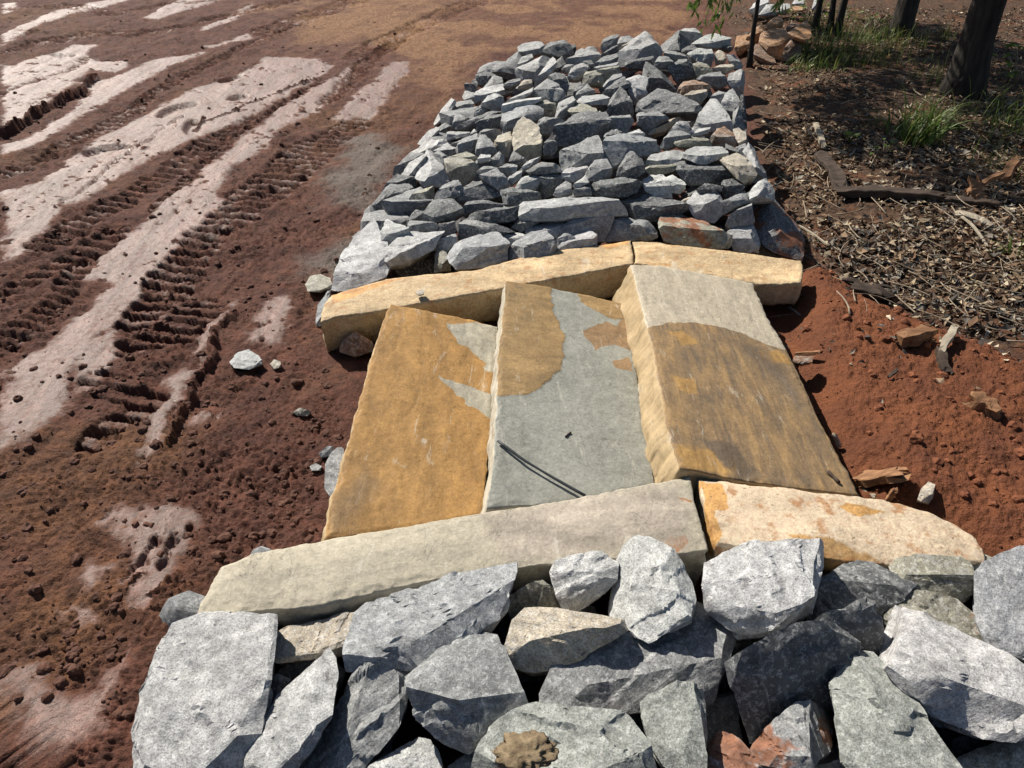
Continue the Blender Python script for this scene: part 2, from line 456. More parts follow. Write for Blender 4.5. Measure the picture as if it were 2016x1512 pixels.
def ground_eval(X, Y):
    """height and surface masks of the ground at X, Y (metres)"""
    r = np.hypot(X, Y)
    near = 1 - sst(14, 20, r)
    wx = X + 0.045 * n2(X, Y, 8.0, 4, 1.0) + 0.014 * n2(X, Y, 45.0, 2, 2.0)
    wy = Y + 0.045 * n2(X, Y, 8.0, 4, 3.0) + 0.014 * n2(X, Y, 45.0, 2, 4.0)
    wet = np.full(X.shape, -9.0)
    for p in WETP:
        wet = np.maximum(wet, poly_sd(p, wx, wy))
    wetm = sst(-0.035, 0.045, wet)
    lit = sst(-0.05, 0.08, poly_sd(LITTER, X, Y) + 0.07 * n2(X, Y, 5.0, 4, 7.0))
    red = sst(-0.05, 0.05, poly_sd(REDSOIL, X, Y) + 0.03 * n2(X, Y, 8.0, 3, 8.0)) * (1 - lit)
    tansd = poly_sd(TAN, X, Y)
    tan = 0.92 * sst(-0.7, 0.9, tansd + 0.8 * n2(X, Y, 1.6, 5, 9.0)) * (1 - lit)
    foot = sst(-0.10, 0.08, poly_sd(FOOT, X, Y))
    silt = np.zeros_like(X)
    for p in SILT:
        silt = np.maximum(silt, sst(-0.10, 0.10, poly_sd(p, wx, wy) + 0.10 * (wx - X) / 0.045))
    mud = (1 - lit) * (1 - red) * (1 - foot)
    # broken wet skin
    wetm = wetm * sst(-0.40, -0.15, n2(X, Y, 30.0, 3, 12.0) + 0.45 * n2(X, Y, 5.0, 2, 13.0) + 6.0 * np.clip(wet, -0.02, 0.06)) * (1 - foot) * (1 - lit)
    rough = mud * (1 - wetm)
    z = 0.016 * n2(X, Y, 1.1, 3, 20.0) * near
    z += rough * near * (0.022 * n2(X, Y, 6.0, 3, 21.0) - 0.010)
    cl = n2(X, Y, 4.0, 2, 27.0)
    churn = 0.35 + 0.65 * sst(-0.35, 0.35, cl)
    z += rough * near * churn * 0.015 * n2(X, Y, 17.0, 3, 22.0)
    z += rough * near * (churn * 0.007 * (1 - np.abs(n2(X, Y, 44.0, 2, 23.0)) * 2.4) + 0.013 * fbm(np.stack([(X * 0.955 - Y * 0.296) * 16, (X * 0.296 + Y * 0.955) * 3.2, 0 * X + 5], 1), 4))
    z += rough * near * (0.4 + 0.6 * churn) * 0.009 * n2(X, Y, 105.0, 2, 28.0)
    z += wetm * (0.006 * n2(X, Y, 7.0, 3, 24.0) + 0.0030 * n2(X, Y, 48.0, 3, 25.0))
    dry = tan * (1 - 0.42 * sst(-0.1, 0.3, n2(X, Y, 2.6, 4, 26.0)))
    z = z * (1 - 0.62 * tan * (1 - wetm))
    # lug prints
    lug = np.zeros_like(X)
    for i, p in enumerate(LUGP):
        d, w = line_d(p, wx, wy)
        k = np.nonzero((d < 1.35 * w) & (mud > 0.01))[0]
        if not len(k): continue
        x, y = X[k], Y[k]; d = d[k]; w = w[k]; mu = mud[k]
        na = n2(x, y, 6.0, 3, 50 + i); nb = n2(x, y, 9.0, 2, 60 + i)
        m = sst(0.0, 0.22, (1.15 * w - d) / np.maximum(w, 1e-3) + 0.18 * na)
        ph = (y + 0.16 * x + 0.022 * nb) / (0.062 + 0.010 * (i % 3))
        prof = sst(-0.28, 0.28, np.sin(2 * math.pi * ph))
        side = sst(-0.4, 0.1, nb + 0.3 * na)
        lug[k] = np.maximum(lug[k], m)
        z[k] -= m * mu * (0.007 + 0.032 * prof * (0.62 + 0.38 * side))
        wv = wetm[k] * (1 - m * (0.25 + 0.75 * prof) * (0.4 + 0.6 * side))
        wetm[k] = np.maximum(wv, 0.62 * m * (1 - prof) * mu * sst(-0.25, 0.3, na) * sst(-0.5, 0, -x))
    dark = lug.copy()
    for fr, cx, cy, a, b_, ang in PRINTS:      # boot prints
        k = FR[fr][2]; c = np.array([cx / k, cy / k]); t = math.radians(ang)
        ring = np.array([c + np.array([a / k * math.cos(u) * math.cos(t) - b_ / k * math.sin(u) * math.sin(t), a / k * math.cos(u) * math.sin(t) + b_ / k * math.sin(u)]) for u in np.linspace(0, 2 * math.pi, 22)[:-1]])
        sd = poly_sd(at(ring)[:, :2], X, Y)
        z -= 0.034 * sst(-0.004, 0.022, sd + 0.008 * n2(X, Y, 16.0, 2, 92.0))
    for fr, s, hh in RIDGES:
        d, w = line_d(wline(fr, s), wx, wy)
        m = sst(0.0, 0.7, 1 - d / np.maximum(w, 1e-3))
        z += m * (hh + 0.030 * n2(X, Y, 18.0, 3, 90.0) + 0.012 * n2(X, Y, 55.0, 2, 91.0))
        wetm *= 1 - sst(0.1, 0.4, m); dark = np.maximum(dark, m)
    for fr, s in CRACKS:
        d, w = line_d(wline(fr, s), wx, wy)
        z -= 0.020 * (1 - sst(0.002, 0.016, d + 0.006 * n2(X, Y, 30.0, 2, 95.0)))
    # crumbly red soil beside the stones, litter bank
    z += red * (0.085 * sst(-0.02, 0.22, poly_sd(REDSOIL, X, Y)) + 0.018 * n2(X, Y, 5.0, 3, 100.0) + 0.012 * n2(X, Y, 26.0, 4, 101.0) + 0.007 * ridged(np.stack([X * 60, Y * 60, X * 0], 1), 2))
    z += lit * near * (0.05 * sst(0, 0.6, poly_sd(LITTER, X, Y)) + 0.02 * n2(X, Y, 3.0, 3, 102.0) + 0.010 * n2(X, Y, 30.0, 3, 103.0))
    z = np.where(foot > 0, z * (1 - foot) + foot * (0.012 * n2(X, Y, 14.0, 4, 104.0) - 0.02), z)
    # gentle rise of the land far away
    z += 1.5 * sst(30, 220, r)
    m1 = np.stack([np.clip(wetm, 0, 1), dry, lit, np.maximum(red, foot * (X > 0.75) * (Y < 2.75) * 0.9)], 1)
    m2 = np.stack([silt * (1 - lit), sst(0.1, 0.5, n2(X, Y, 1.7, 4, 105.0)) * mud, np.clip(dark, 0, 1), foot], 1)
    return z, m1, m2

def ground_material():
    b = NB('red_mud_ground')
    co = b.n('TexCoord').outputs['Object']
    A = b.attr('gm1'); B = b.attr('gm2')
    a = b.sep(A.outputs['Color']); wet, dry, lit = a[0], a[1], a[2]; red = A.outputs['Alpha']
    s = b.sep(B.outputs['Color']); silt, orange, dark = s[0], s[1], s[2]
    def ragged(m, nz, amt, gain=5.0):
        return b.math('MULTIPLY', b.math('SUBTRACT', b.math('ADD', m, b.math('MULTIPLY', b.math('SUBTRACT', nz, 0.5), amt)), 0.40), gain, True)
    n1 = b.noise(co, 5.0, 6, 0.6); n2_ = b.noise(co, 38.0, 5, 0.65); n3 = b.noise(co, 240.0, 3, 0.7); n4 = b.noise(co, 95.0, 4, 0.7)
    wet0 = wet
    wet = ragged(b.math('ADD', b.math('MULTIPLY', wet, 0.80), 0.07), b.math('ADD', b.math('MULTIPLY', b.noise(co, 36.0, 8, 0.82), 0.6), b.math('MULTIPLY', b.noise(b.n('Mapping', Vector=co, Rotation=(0, 0, 0.30), Scale=(9.0, 1.6, 3.0)).outputs[0], 1.6, 6, 0.7), 0.4)), 2.3, 2.0)
    dry = ragged(dry, b.noise(co, 11.0, 8, 0.8), 1.3, 1.6)
    mud = b.mix(b.ramp(n1, [(0.32, 0.0), (0.68, 1.0)]), (0.110, 0.038, 0.025), (0.205, 0.080, 0.050))
    mud = b.mix(b.math('MULTIPLY', orange, b.math('MULTIPLY', n1, 1.3)), mud, (0.23, 0.105, 0.045))
    mud = b.mix(b.math('MULTIPLY', b.sep(b.ramp(b.noise(co, 17.0, 8, 0.75), [(0.36, 0.0), (0.62, 1.0)]))[0], 0.72), mud, (0.050, 0.023, 0.017))
    mud = b.mix(b.math('MULTIPLY', b.sep(b.ramp(n4, [(0.56, 0.0), (0.68, 1.0)]))[0], 0.35), mud, (0.24, 0.13, 0.085))
    tan = b.mix(b.ramp(n2_, [(0.35, 0.0), (0.62, 1.0)]), (0.17, 0.082, 0.042), (0.40, 0.225, 0.115))
    c = b.mix(dry, mud, tan)
    wetc = b.mix(b.ramp(n1, [(0.3, 0.0), (0.7, 1.0)]), (0.165, 0.070, 0.050), (0.285, 0.142, 0.104))
    strk = b.noise(b.n('Mapping', Vector=co, Rotation=(0, 0, 0.30), Scale=(13.0, 1.3, 5.0)).outputs[0], 1.0, 6, 0.7, 0.3)
    wetc = b.mix(b.sep(b.ramp(strk, [(0.40, 1.0), (0.58, 0.0)]))[0], wetc, (0.125, 0.063, 0.045))
    wetc = b.mix(b.sep(b.ramp(n4, [(0.36, 1.0), (0.56, 0.0)]))[0], wetc, b.mix(0.55, wetc, (0.09, 0.045, 0.033)))
    wetc = b.mix(b.math('MULTIPLY', b.sep(b.ramp(n3, [(0.52, 0.0), (0.70, 1.0)]))[0], 0.5), wetc, (0.36, 0.235, 0.185))
    pit = b.sep(b.ramp(b.noise(co, 33.0, 4, 0.6), [(0.60, 0.0), (0.70, 1.0)]))[0]
    wetc = b.mix(b.math('MULTIPLY', pit, 0.8), wetc, (0.07, 0.034, 0.024))
    c = b.mix(wet, c, wetc)
    c = b.mix(b.math('MULTIPLY', silt, 0.85), c, b.mix(n2_, (0.12, 0.095, 0.08), (0.27, 0.235, 0.205)))
    redc = b.mix(b.ramp(n1, [(0.3, 0.0), (0.7, 1.0)]), (0.135, 0.047, 0.023), (0.29, 0.10, 0.038))
    redc = b.mix(b.math('MULTIPLY', n2_, 0.5), redc, (0.10, 0.034, 0.02))
    c = b.mix(red, c, redc)
    litc = b.mix(b.ramp(n2_, [(0.36, 0.0), (0.62, 1.0)]), (0.035, 0.022, 0.015), (0.15, 0.085, 0.05))
    litc = b.mix(b.sep(b.ramp(n1, [(0.52, 0.0), (0.64, 1.0)]))[0], litc, (0.16, 0.065, 0.03))
    c = b.mix(lit, c, litc)
    # small pale grit
    c = b.mix(b.math('MULTIPLY', b.sep(b.ramp(n3, [(0.70, 0.0), (0.78, 1.0)]))[0], 0.22), c, (0.45, 0.36, 0.30))
    nw = b.math('SUBTRACT', 1.0, b.math('MULTIPLY', wet0, 0.72))
    nrm = b.bump(b.math('MULTIPLY', n2_, nw), 0.9, 0.030)
    nrm = b.bump(b.math('MULTIPLY', n4, nw), 0.8, 0.012, nrm)
    nrm = b.bump(n3, 0.7, 0.0035, nrm)
    rough = b.math('SUBTRACT', 0.84, b.math('MULTIPLY', wet, b.math('ADD', 0.12, b.math('MULTIPLY', strk, 0.44))))
    spec = b.math('ADD', 0.25, b.math('MULTIPLY', wet, 0.5))
    return b.done(c, rough, nrm, spec)
M_GROUND = ground_material()

def build_ground():
    th = np.concatenate([np.linspace(-47, 47, 740), np.linspace(47, 313, 50)[1:-1]])
    th = np.radians(90 - th)
    rr = np.concatenate([[0.12, 0.3], np.geomspace(0.55, 12.5, 800), np.geomspace(12.9, 600, 50)])
    T, R = np.meshgrid(th, rr)
    X = (R * np.cos(T)).ravel(); Y = (R * np.sin(T)).ravel()
    z, m1, m2 = ground_eval(X, Y)
    nt, nr = len(th), len(rr)
    i = np.arange(nr - 1)[:, None]; j = np.arange(nt)[None, :]; j2 = (j + 1) % nt
    F = np.stack([i * nt + j, (i + 1) * nt + j, (i + 1) * nt + j2, i * nt + j2], -1).reshape(-1, 4)[:, ::-1]
    V = np.stack([X, Y, z], 1)
    c = len(V)
    me = mesh_from('ground', V, F)
    # close the small disc under the camera
    bm = bmesh.new(); bm.from_mesh(me); bm.verts.ensure_lookup_table()
    bm.faces.new([bm.verts[k] for k in range(nt)][::-1])
    bmesh.ops.recalc_face_normals(bm, faces=bm.faces[:])
    bm.to_mesh(me); bm.free()
    if me.polygons[1000].normal.z < 0:
        me.flip_normals()
    colattr(me, 'gm1', m1); colattr(me, 'gm2', m2)
    me.polygons.foreach_set('use_smooth', np.full(len(me.polygons), True))
    o = link('ground', me, M_GROUND)
    tag(o, 'rutted red mud and soil around the stones', None, None, 'structure')
    return o
GROUND = build_ground()
def gz(x, y):
    z, a, b_ = ground_eval(np.atleast_1d(np.asarray(x, float)), np.atleast_1d(np.asarray(y, float)))
    return z
# ------------------------------------------------------------------ dressed sandstone slabs and kerb stones
def resample(P, n):
    P = np.asarray(P, float)
    s = np.r_[0, np.cumsum(np.linalg.norm(np.diff(P[:, :2], axis=0), axis=1))]
    t = np.linspace(0, s[-1], n)
    return np.stack([np.interp(t, s, P[:, k]) for k in range(P.shape[1])], 1)
def side3(s):
    """'x,y,h x,y,h ...' in photograph pixels with height in cm -> 3D polyline"""
    a = np.array([[float(q) for q in t.split(',')] for t in s.split()])
    return at(a[:, :2], a[:, 2] / 100.0)
def slab(name, label, mat, back, right, front, left, thick, slopes, nu, nv, stains=(), rough=0.006, relief=0.003, seed=0, edge=0.004, group=None, ledge=None):
    B, Rr, Fr, L = [side3(q) for q in (back, right, front, left)]
    B = resample(B, nu); Fr = resample(Fr, nu); L = resample(L, nv); Rr = resample(Rr, nv)
    u = np.linspace(0, 1, nu)[None, :, None]; v = np.linspace(0, 1, nv)[:, None, None]
    S = (1 - v) * B[None] + v * Fr[None] + (1 - u) * L[:, None] + u * Rr[:, None]
    S -= (1 - u) * (1 - v) * B[0] + u * (1 - v) * B[-1] + (1 - u) * v * Fr[0] + u * v * Fr[-1]
    S = S.reshape(-1, 3)
    pixc = to_pix(S)
    # stain masks on the top face
    st = np.zeros((len(S), 3))
    o = S[:, :2]
    wob = np.stack([n2(o[:, 0], o[:, 1], 22.0, 4, seed + 1.0), n2(o[:, 0], o[:, 1], 22.0, 4, seed + 2.0)], 1) * 0.022
    for ch, fr, s, soft in stains:
        P3 = px(fr, s)[:, :2]
        # lay the traced patch on the slab's own mean plane
        c = S.mean(0); q = S - c
        nrm = np.linalg.svd(q, full_matrices=False)[2][2]
        d = rays(P3); t = ((c - CAMP) @ nrm) / (d @ nrm)
        W = (CAMP + d * t[:, None])[:, :2]
        st[:, ch] = np.maximum(st[:, ch], sst(-soft, soft, poly_sd(W, o[:, 0] + wob[:, 0], o[:, 1] + wob[:, 1])))
    # relief: cleft layers plus broken edges
    p = np.stack([o[:, 0], o[:, 1], np.full(len(o), seed)], 1)
    dz = relief * (fbm(p * 7, 4) + 0.35 * fbm(p * 30, 3))
    lay = fbm(p * np.array([6, 6, 1]) + 3, 4)
    dz += relief * 0.55 * sst(0.05, 0.30, lay)
    if ledge is not None:
        dz += ledge * st[:, 0]
    ui = np.tile(np.arange(nu), nv); vi = np.repeat(np.arange(nv), nu)
    el = np.linalg.norm(B[-1] - B[0]) / nu; ev = np.linalg.norm(L[-1] - L[0]) / nv
    de = np.minimum(np.minimum(ui, nu - 1 - ui) * el, np.minimum(vi, nv - 1 - vi) * ev)
    dz -= edge * (1 - sst(0, 0.014, de + 0.008 * fbm(p * 60, 2))) * (0.4 + 0.9 * np.abs(fbm(p * 18, 3)))
    warp = np.stack([fbm(p * 11 + 5, 4), fbm(p * 11 + 8, 4), 0 * dz], 1) * 0.006 + np.stack([fbm(p * 45 + 5, 3), fbm(p * 45 + 8, 3), 0 * dz], 1) * 0.004
    S2 = S + warp
    S2[:, 2] += dz
    idx = np.arange(nu * nv).reshape(nv, nu)
    F = [tuple(q) for q in np.stack([idx[:-1, :-1], idx[1:, :-1], idx[1:, 1:], idx[:-1, 1:]], -1).reshape(-1, 4)]
    # rough side faces: loop round the rim
    loop = list(idx[0, :]) + list(idx[1:, -1]) + list(idx[-1, :-1][::-1]) + list(idx[1:-1, 0][::-1])
    sidei = [0] * nu + [1] * (nv - 1) + [2] * (nu - 1) + [3] * (nv - 2)
    ctr = S2.mean(0)
    nl = len(loop)
    R0 = S2[loop]
    tg = np.roll(R0, -3, 0) - np.roll(R0, 3, 0)
    out = np.stack([tg[:, 1], -tg[:, 0], 0 * tg[:, 0]], 1); out /= np.linalg.norm(out, axis=1)[:, None] + 1e-9
    if ((R0 - ctr) * out).sum() < 0: out = -out
    sl = np.array([slopes[k] for k in sidei], float)
    ker = np.ones(9) / 9
    sl = np.convolve(np.r_[sl[-4:], sl, sl[:4]], ker, 'valid')
    K = 9
    rows = [np.array(loop)]
    Vs = [S2]; Sts = [np.hstack([st, np.zeros((len(st), 1))])]; base = len(S2)
    for k in range(1, K + 1):
        f = k / K
        pos = R0 + out * (sl * f)[:, None] - np.array([0, 0, 1]) * thick * f
        q = pos * np.array([14, 14, 30]) + seed
        amp = rough * (1.0 if k < K else 0.6)
        pos = pos + out * (amp * (1.4 * fbm(q, 4) + 0.9 * fbm(pos * np.array([6, 6, 40]) + seed, 2) * 0.6) + 0.35 * rough * math.sin(f * math.pi))[:, None]
        Vs.append(pos); Sts.append(np.hstack([st[loop] * (1 - f), np.ones((nl, 1))])); rows.append(np.arange(base, base + nl)); base += nl
    for k in range(K):
        a, b_ = rows[k], rows[k + 1]
        for i in range(nl):
            j = (i + 1) % nl
            F.append((a[i], a[j], b_[j], b_[i]))
    F.append(tuple(rows[-1][::-1]))
    V = np.vstack(Vs); ST = np.vstack(Sts)
    org = V.mean(0); org[2] = V[:, 2].min()
    me = mesh_from(name, V - org, [tuple(int(i) for i in f) for f in F])
    bm = bmesh.new(); bm.from_mesh(me); bmesh.ops.recalc_face_normals(bm, faces=bm.faces[:]); bm.to_mesh(me); bm.free()
    me.polygons.foreach_set('use_smooth', np.full(len(me.polygons), True))
    colattr(me, 'stain', ST)
    ob = link(name, me, mat, loc=org)
    tag(ob, label, 'stone slab' if name == 'stone_slab' else 'kerb stone', group)
    return ob

ORANGE = (0.40, 0.225, 0.065); GREYG = (0.30, 0.30, 0.255); BROWN = (0.27, 0.165, 0.065); PALE = (0.50, 0.46, 0.37)
M_SL1 = slab_material('ochre_sandstone', (0.36, 0.20, 0.065), (0.36, 0.33, 0.26), (0.44, 0.40, 0.30), (0.25, 0.155, 0.07), streak=(9, 2.4), rot=-0.7, fine=(0.70, 1.22), cside=(0.45, 0.34, 0.19))
M_SL2 = slab_material('grey_green_sandstone', (0.285, 0.285, 0.245), (0.30, 0.195, 0.085), (0.275, 0.175, 0.09), (0.23, 0.23, 0.205), streak=(2.4, 3.5), rot=0.2, grain=0.6, cside=(0.47, 0.43, 0.345))
M_SL3 = slab_material('brown_streaked_sandstone', (0.45, 0.39, 0.295), (0.24, 0.160, 0.085), (0.35, 0.205, 0.07), (0.135, 0.098, 0.065), streak=(15, 2.6), rot=-0.62, fine=(0.82, 1.12), ochre=(0.34, 0.215, 0.095), cside=(0.40, 0.295, 0.165))
M_KF = slab_material('cream_sandstone', (0.43, 0.385, 0.295), (0.45, 0.20, 0.075), (0.34, 0.31, 0.25), (0.37, 0.32, 0.26), streak=(1.2, 4), rot=0.2, bmp=0.8, fine=(0.86, 1.1))
M_KR = slab_material('pitted_yellow_sandstone', (0.60, 0.475, 0.335), (0.52, 0.29, 0.10), (0.45, 0.27, 0.11), (0.55, 0.40, 0.22), streak=(3, 3), spots=0.85, bmp=1.0, grain=0.7)
M_KB = slab_material('warm_cream_sandstone', (0.52, 0.385, 0.225), (0.55, 0.31, 0.12), (0.48, 0.36, 0.2), (0.58, 0.42, 0.24), streak=(2, 5), rot=0.15, spots=0.6, bmp=1.2, grain=0.8)

slab('kerb_stone', 'long warm cream kerb behind the slabs with a pebble on it', M_KB,
     '652,580,14 700,566,15 760,548,15 850,540,15 940,530,15 1047,501,15 1150,485,15 1241,473,15', '1241,473,15 1246,495,15 1246,518,15',
     '630,633,13 764,607,14 880,587,15 990,567,15 1120,543,15 1246,518,15', '652,580,14 638,600,14 630,633,13', 0.15, (0.0, 0.0, -0.02, 0.0), 200, 24,
     stains=((0, 'f', '650,575 800,545 760,560 660,600', 0.02), (0, 'f', '1180,478 1240,470 1240,480 1190,490', 0.015), (2, 'f', '900,560 1100,500 1240,480 1240,515 1000,560', 0.03)), rough=0.007, relief=0.004, seed=3.0)
slab('kerb_stone', 'shorter warm cream kerb behind the rightmost slab, ending in red soil', M_KB,
     '1246,476,15 1300,477,15 1400,490,15 1480,500,14 1530,506,14 1576,512,14', '1576,512,14 1582,532,13 1578,556,13',
     '1250,519,15 1330,530,15 1420,546,14 1500,560,13 1540,560,13 1578,556,13', '1246,476,15 1252,497,15 1250,519,15', 0.105, (0.0, 0.0, -0.02, 0.0), 130, 24,
     stains=((0, 'f', '1260,500 1310,490 1320,525 1270,520', 0.02), (2, 'f', '1246,476 1330,478 1330,525 1250,519', 0.03), (2, 'f', '1500,520 1576,520 1580,555 1520,550', 0.03)), rough=0.008, relief=0.005, seed=5.0)
slab('stone_slab', 'ochre stone slab with grey patches, leftmost of the three', M_SL1,
     '769,598,18 840,612,15 900,624,12 978,642,8', '978,642,8 975,720,8 966,860,8 948,1014,8', '637,1062,16 720,1050,14 850,1032,11 948,1014,8',
     '769,598,18 752,640,18 735,690,18 712,775,18 690,850,18 668,930,17 650,1000,17 637,1062,16', 0.13, (0.0, 0.0, 0.0, 0.035), 120, 240,
     stains=((0, 'f', '880,640 980,628 985,745 955,720 930,690 905,672 885,660', 0.008), (0, 'f', '862,742 885,752 990,780 990,830 950,812 920,790 880,760', 0.008),
             (2, 'f', '640,980 720,900 760,960 700,1040 640,1060', 0.06)), rough=0.008, relief=0.0012, seed=11.0)
slab('stone_slab', 'grey-green stone slab with brown patches, middle one of the three', M_SL2,
     '998,553,20 1060,562,18 1150,580,14 1232,600,10', '1232,600,10 1250,720,10 1270,850,10 1290,950,10', '960,1000,17 1040,996,15 1150,985,13 1290,955,10',
     '998,553,20 990,620,20 982,700,20 978,770,20 975,860,19 968,930,18 960,1000,17', 0.14, (0.0, 0.0, 0.0, 0.026), 120, 240,
     stains=((0, 'f', '990,540 1085,556 1080,580 1090,610 1108,660 1112,715 1090,750 1040,778 985,785 970,760', 0.006), (0, 'f', '1135,570 1240,590 1240,622 1205,630 1175,615 1145,595', 0.006),
             (1, 'f', '1150,650 1195,632 1215,640 1225,620 1245,655 1240,690 1210,680 1170,690', 0.008), (1, 'f', '1205,710 1245,705 1250,730 1215,725', 0.01)), rough=0.008, relief=0.001, seed=17.0, ledge=0.0025)
slab('stone_slab', 'thick slab, pale far end and brown streaked near end, rightmost of three', M_SL3,
     '1243,520,21 1300,522,20 1400,540,17 1481,557,14', '1481,557,14 1508,620,13 1560,710,13 1605,810,13 1645,885,12 1692,974,12',
     '1339,920,20 1420,937,18 1560,960,15 1692,974,12', '1243,520,21 1258,580,21 1268,615,21 1280,660,21 1299,746,21 1314,840,21 1339,920,20', 0.15, (0.0, 0.0, -0.01, 0.062), 120, 240,
     stains=((0, 'f', '1180,640 1278,642 1330,634 1390,636 1450,652 1545,690 1800,820 1800,1050 1280,1050 1250,800', 0.022),
             (1, 'f', '1310,650 1345,648 1380,680 1350,688', 0.03), (1, 'f', '1480,690 1520,690 1560,705 1555,718 1500,715', 0.025), (1, 'f', '1325,870 1400,880 1450,900 1475,925 1440,940 1340,915', 0.05),
             (1, 'f', '1320,740 1370,745 1380,780 1330,770', 0.04), (2, 'f', '1420,660 1500,680 1560,730 1600,840 1560,800 1480,720', 0.09), (2, 'f', '1360,850 1450,870 1500,940 1460,950', 0.03)), rough=0.011, relief=0.0015, seed=23.0)
slab('kerb_stone', 'long smooth cream kerb stone in front of the slabs, left of the gap', M_KF,
     '436,1117,16 500,1090,17 590,1073,17 690,1054,17 830,1032,17 960,1010,17 1080,990,17 1190,970,17 1280,952,17 1357,937,17', '1357,937,17 1366,980,17 1380,1030,17 1394,1082,16',
     '388,1212,14 470,1206,15 540,1200,15 640,1186,16 760,1160,16 860,1140,16 980,1118,16 1100,1110,16 1240,1096,16 1394,1082,16', '436,1117,16 415,1150,16 400,1180,15 388,1212,14', 0.17, (0.0, 0.0, -0.03, 0.02), 260, 50,
     stains=((0, 'f', '1300,1075 1320,1048 1350,1045 1355,1070 1330,1090 1290,1085', 0.008), (0, 'f', '1330,985 1365,985 1360,992 1345,995', 0.006), (2, 'f', '900,1000 1357,930 1400,1090 1000,1120', 0.08)), rough=0.012, relief=0.003, seed=29.0)
slab('kerb_stone', 'pitted yellow-white kerb in front of the rightmost slab, rounded at its right end', M_KR,
     '1377,944,17 1440,950,17 1560,962,17 1680,975,17 1760,988,16 1830,1008,16 1885,1035,15 1920,1062,15', '1920,1062,15 1935,1082,15 1938,1105,14',
     '1412,1068,16 1480,1078,16 1560,1090,16 1660,1102,16 1760,1112,15 1850,1115,15 1938,1105,14', '1377,944,17 1388,985,17 1400,1030,17 1412,1068,16', 0.16, (0.0, 0.0, -0.02, 0.0), 200, 50,
     stains=((0, 'f', '1375,940 1425,955 1445,1000 1410,1010 1420,1060 1400,1060', 0.015), (1, 'f', '1540,1050 1640,1060 1700,1090 1760,1110 1600,1105', 0.03), (0, 'f', '1640,1000 1700,990 1760,1010 1700,1020', 0.02)), rough=0.010, relief=0.0045, seed=31.0)
# ------------------------------------------------------------------ rough rocks
ALB = {'w': (0.460, 0.460, 0.452), 'p': (0.372, 0.376, 0.372), 'g': (0.230, 0.235, 0.236), 'd': (0.112, 0.116, 0.119), 'k': (0.055, 0.058, 0.063),  # rock tones; grey and dark ones lowered further to deepen the shadows
       'o': (0.27, 0.255, 0.195), 't': (0.44, 0.38, 0.29), 'b': (0.24, 0.13, 0.07), 'l': (0.290, 0.300, 0.310), 'v': (0.27, 0.283, 0.255), 'q': (0.40, 0.20, 0.075)}
WORD = {'w': 'whitish', 'p': 'pale grey', 'g': 'mid grey', 'd': 'dark grey', 'k': 'blackish', 'o': 'olive grey', 't': 'tan', 'b': 'brown', 'l': 'bluish grey', 'v': 'greenish grey', 'q': 'orange brown'}
NRM = {'T': (-0.08, 0.0, 1.0), 'M': (-0.08, -0.62, 0.78), 'F': (0.06, -0.86, 0.50), 'L': (-0.66, -0.10, 0.75), 'R': (0.55, -0.42, 0.72), 'U': (-0.05, -0.04, 1.0)}
def unit(v):
    v = np.asarray(v, float); return v / np.linalg.norm(v)
def hull_planes(P):
    bm = bmesh.new()
    for p in P: bm.verts.new(p)
    r = bmesh.ops.convex_hull(bm, input=bm.verts[:])
    bm.normal_update()
    N = []; D = []
    c = P.mean(0)
    for f in bm.faces:
        if f.calc_area() < 1e-9: continue
        n = np.array(f.normal); d = n @ np.array(f.verts[0].co)
        if n @ c > d: n, d = -n, -d
        if any((n @ m) > 0.9995 for m in N): continue
        N.append(n); D.append(d)
    bm.free()
    return np.array(N), np.array(D)
def depth_on(P, c3, n):
    """depth along the view axis where the pixel rays meet the plane through c3"""
    d = rays(P)
    den = d @ n
    den = np.where(np.abs(den) < 0.06, -0.06, den)
    return ((c3 - CAMP) @ n) / den
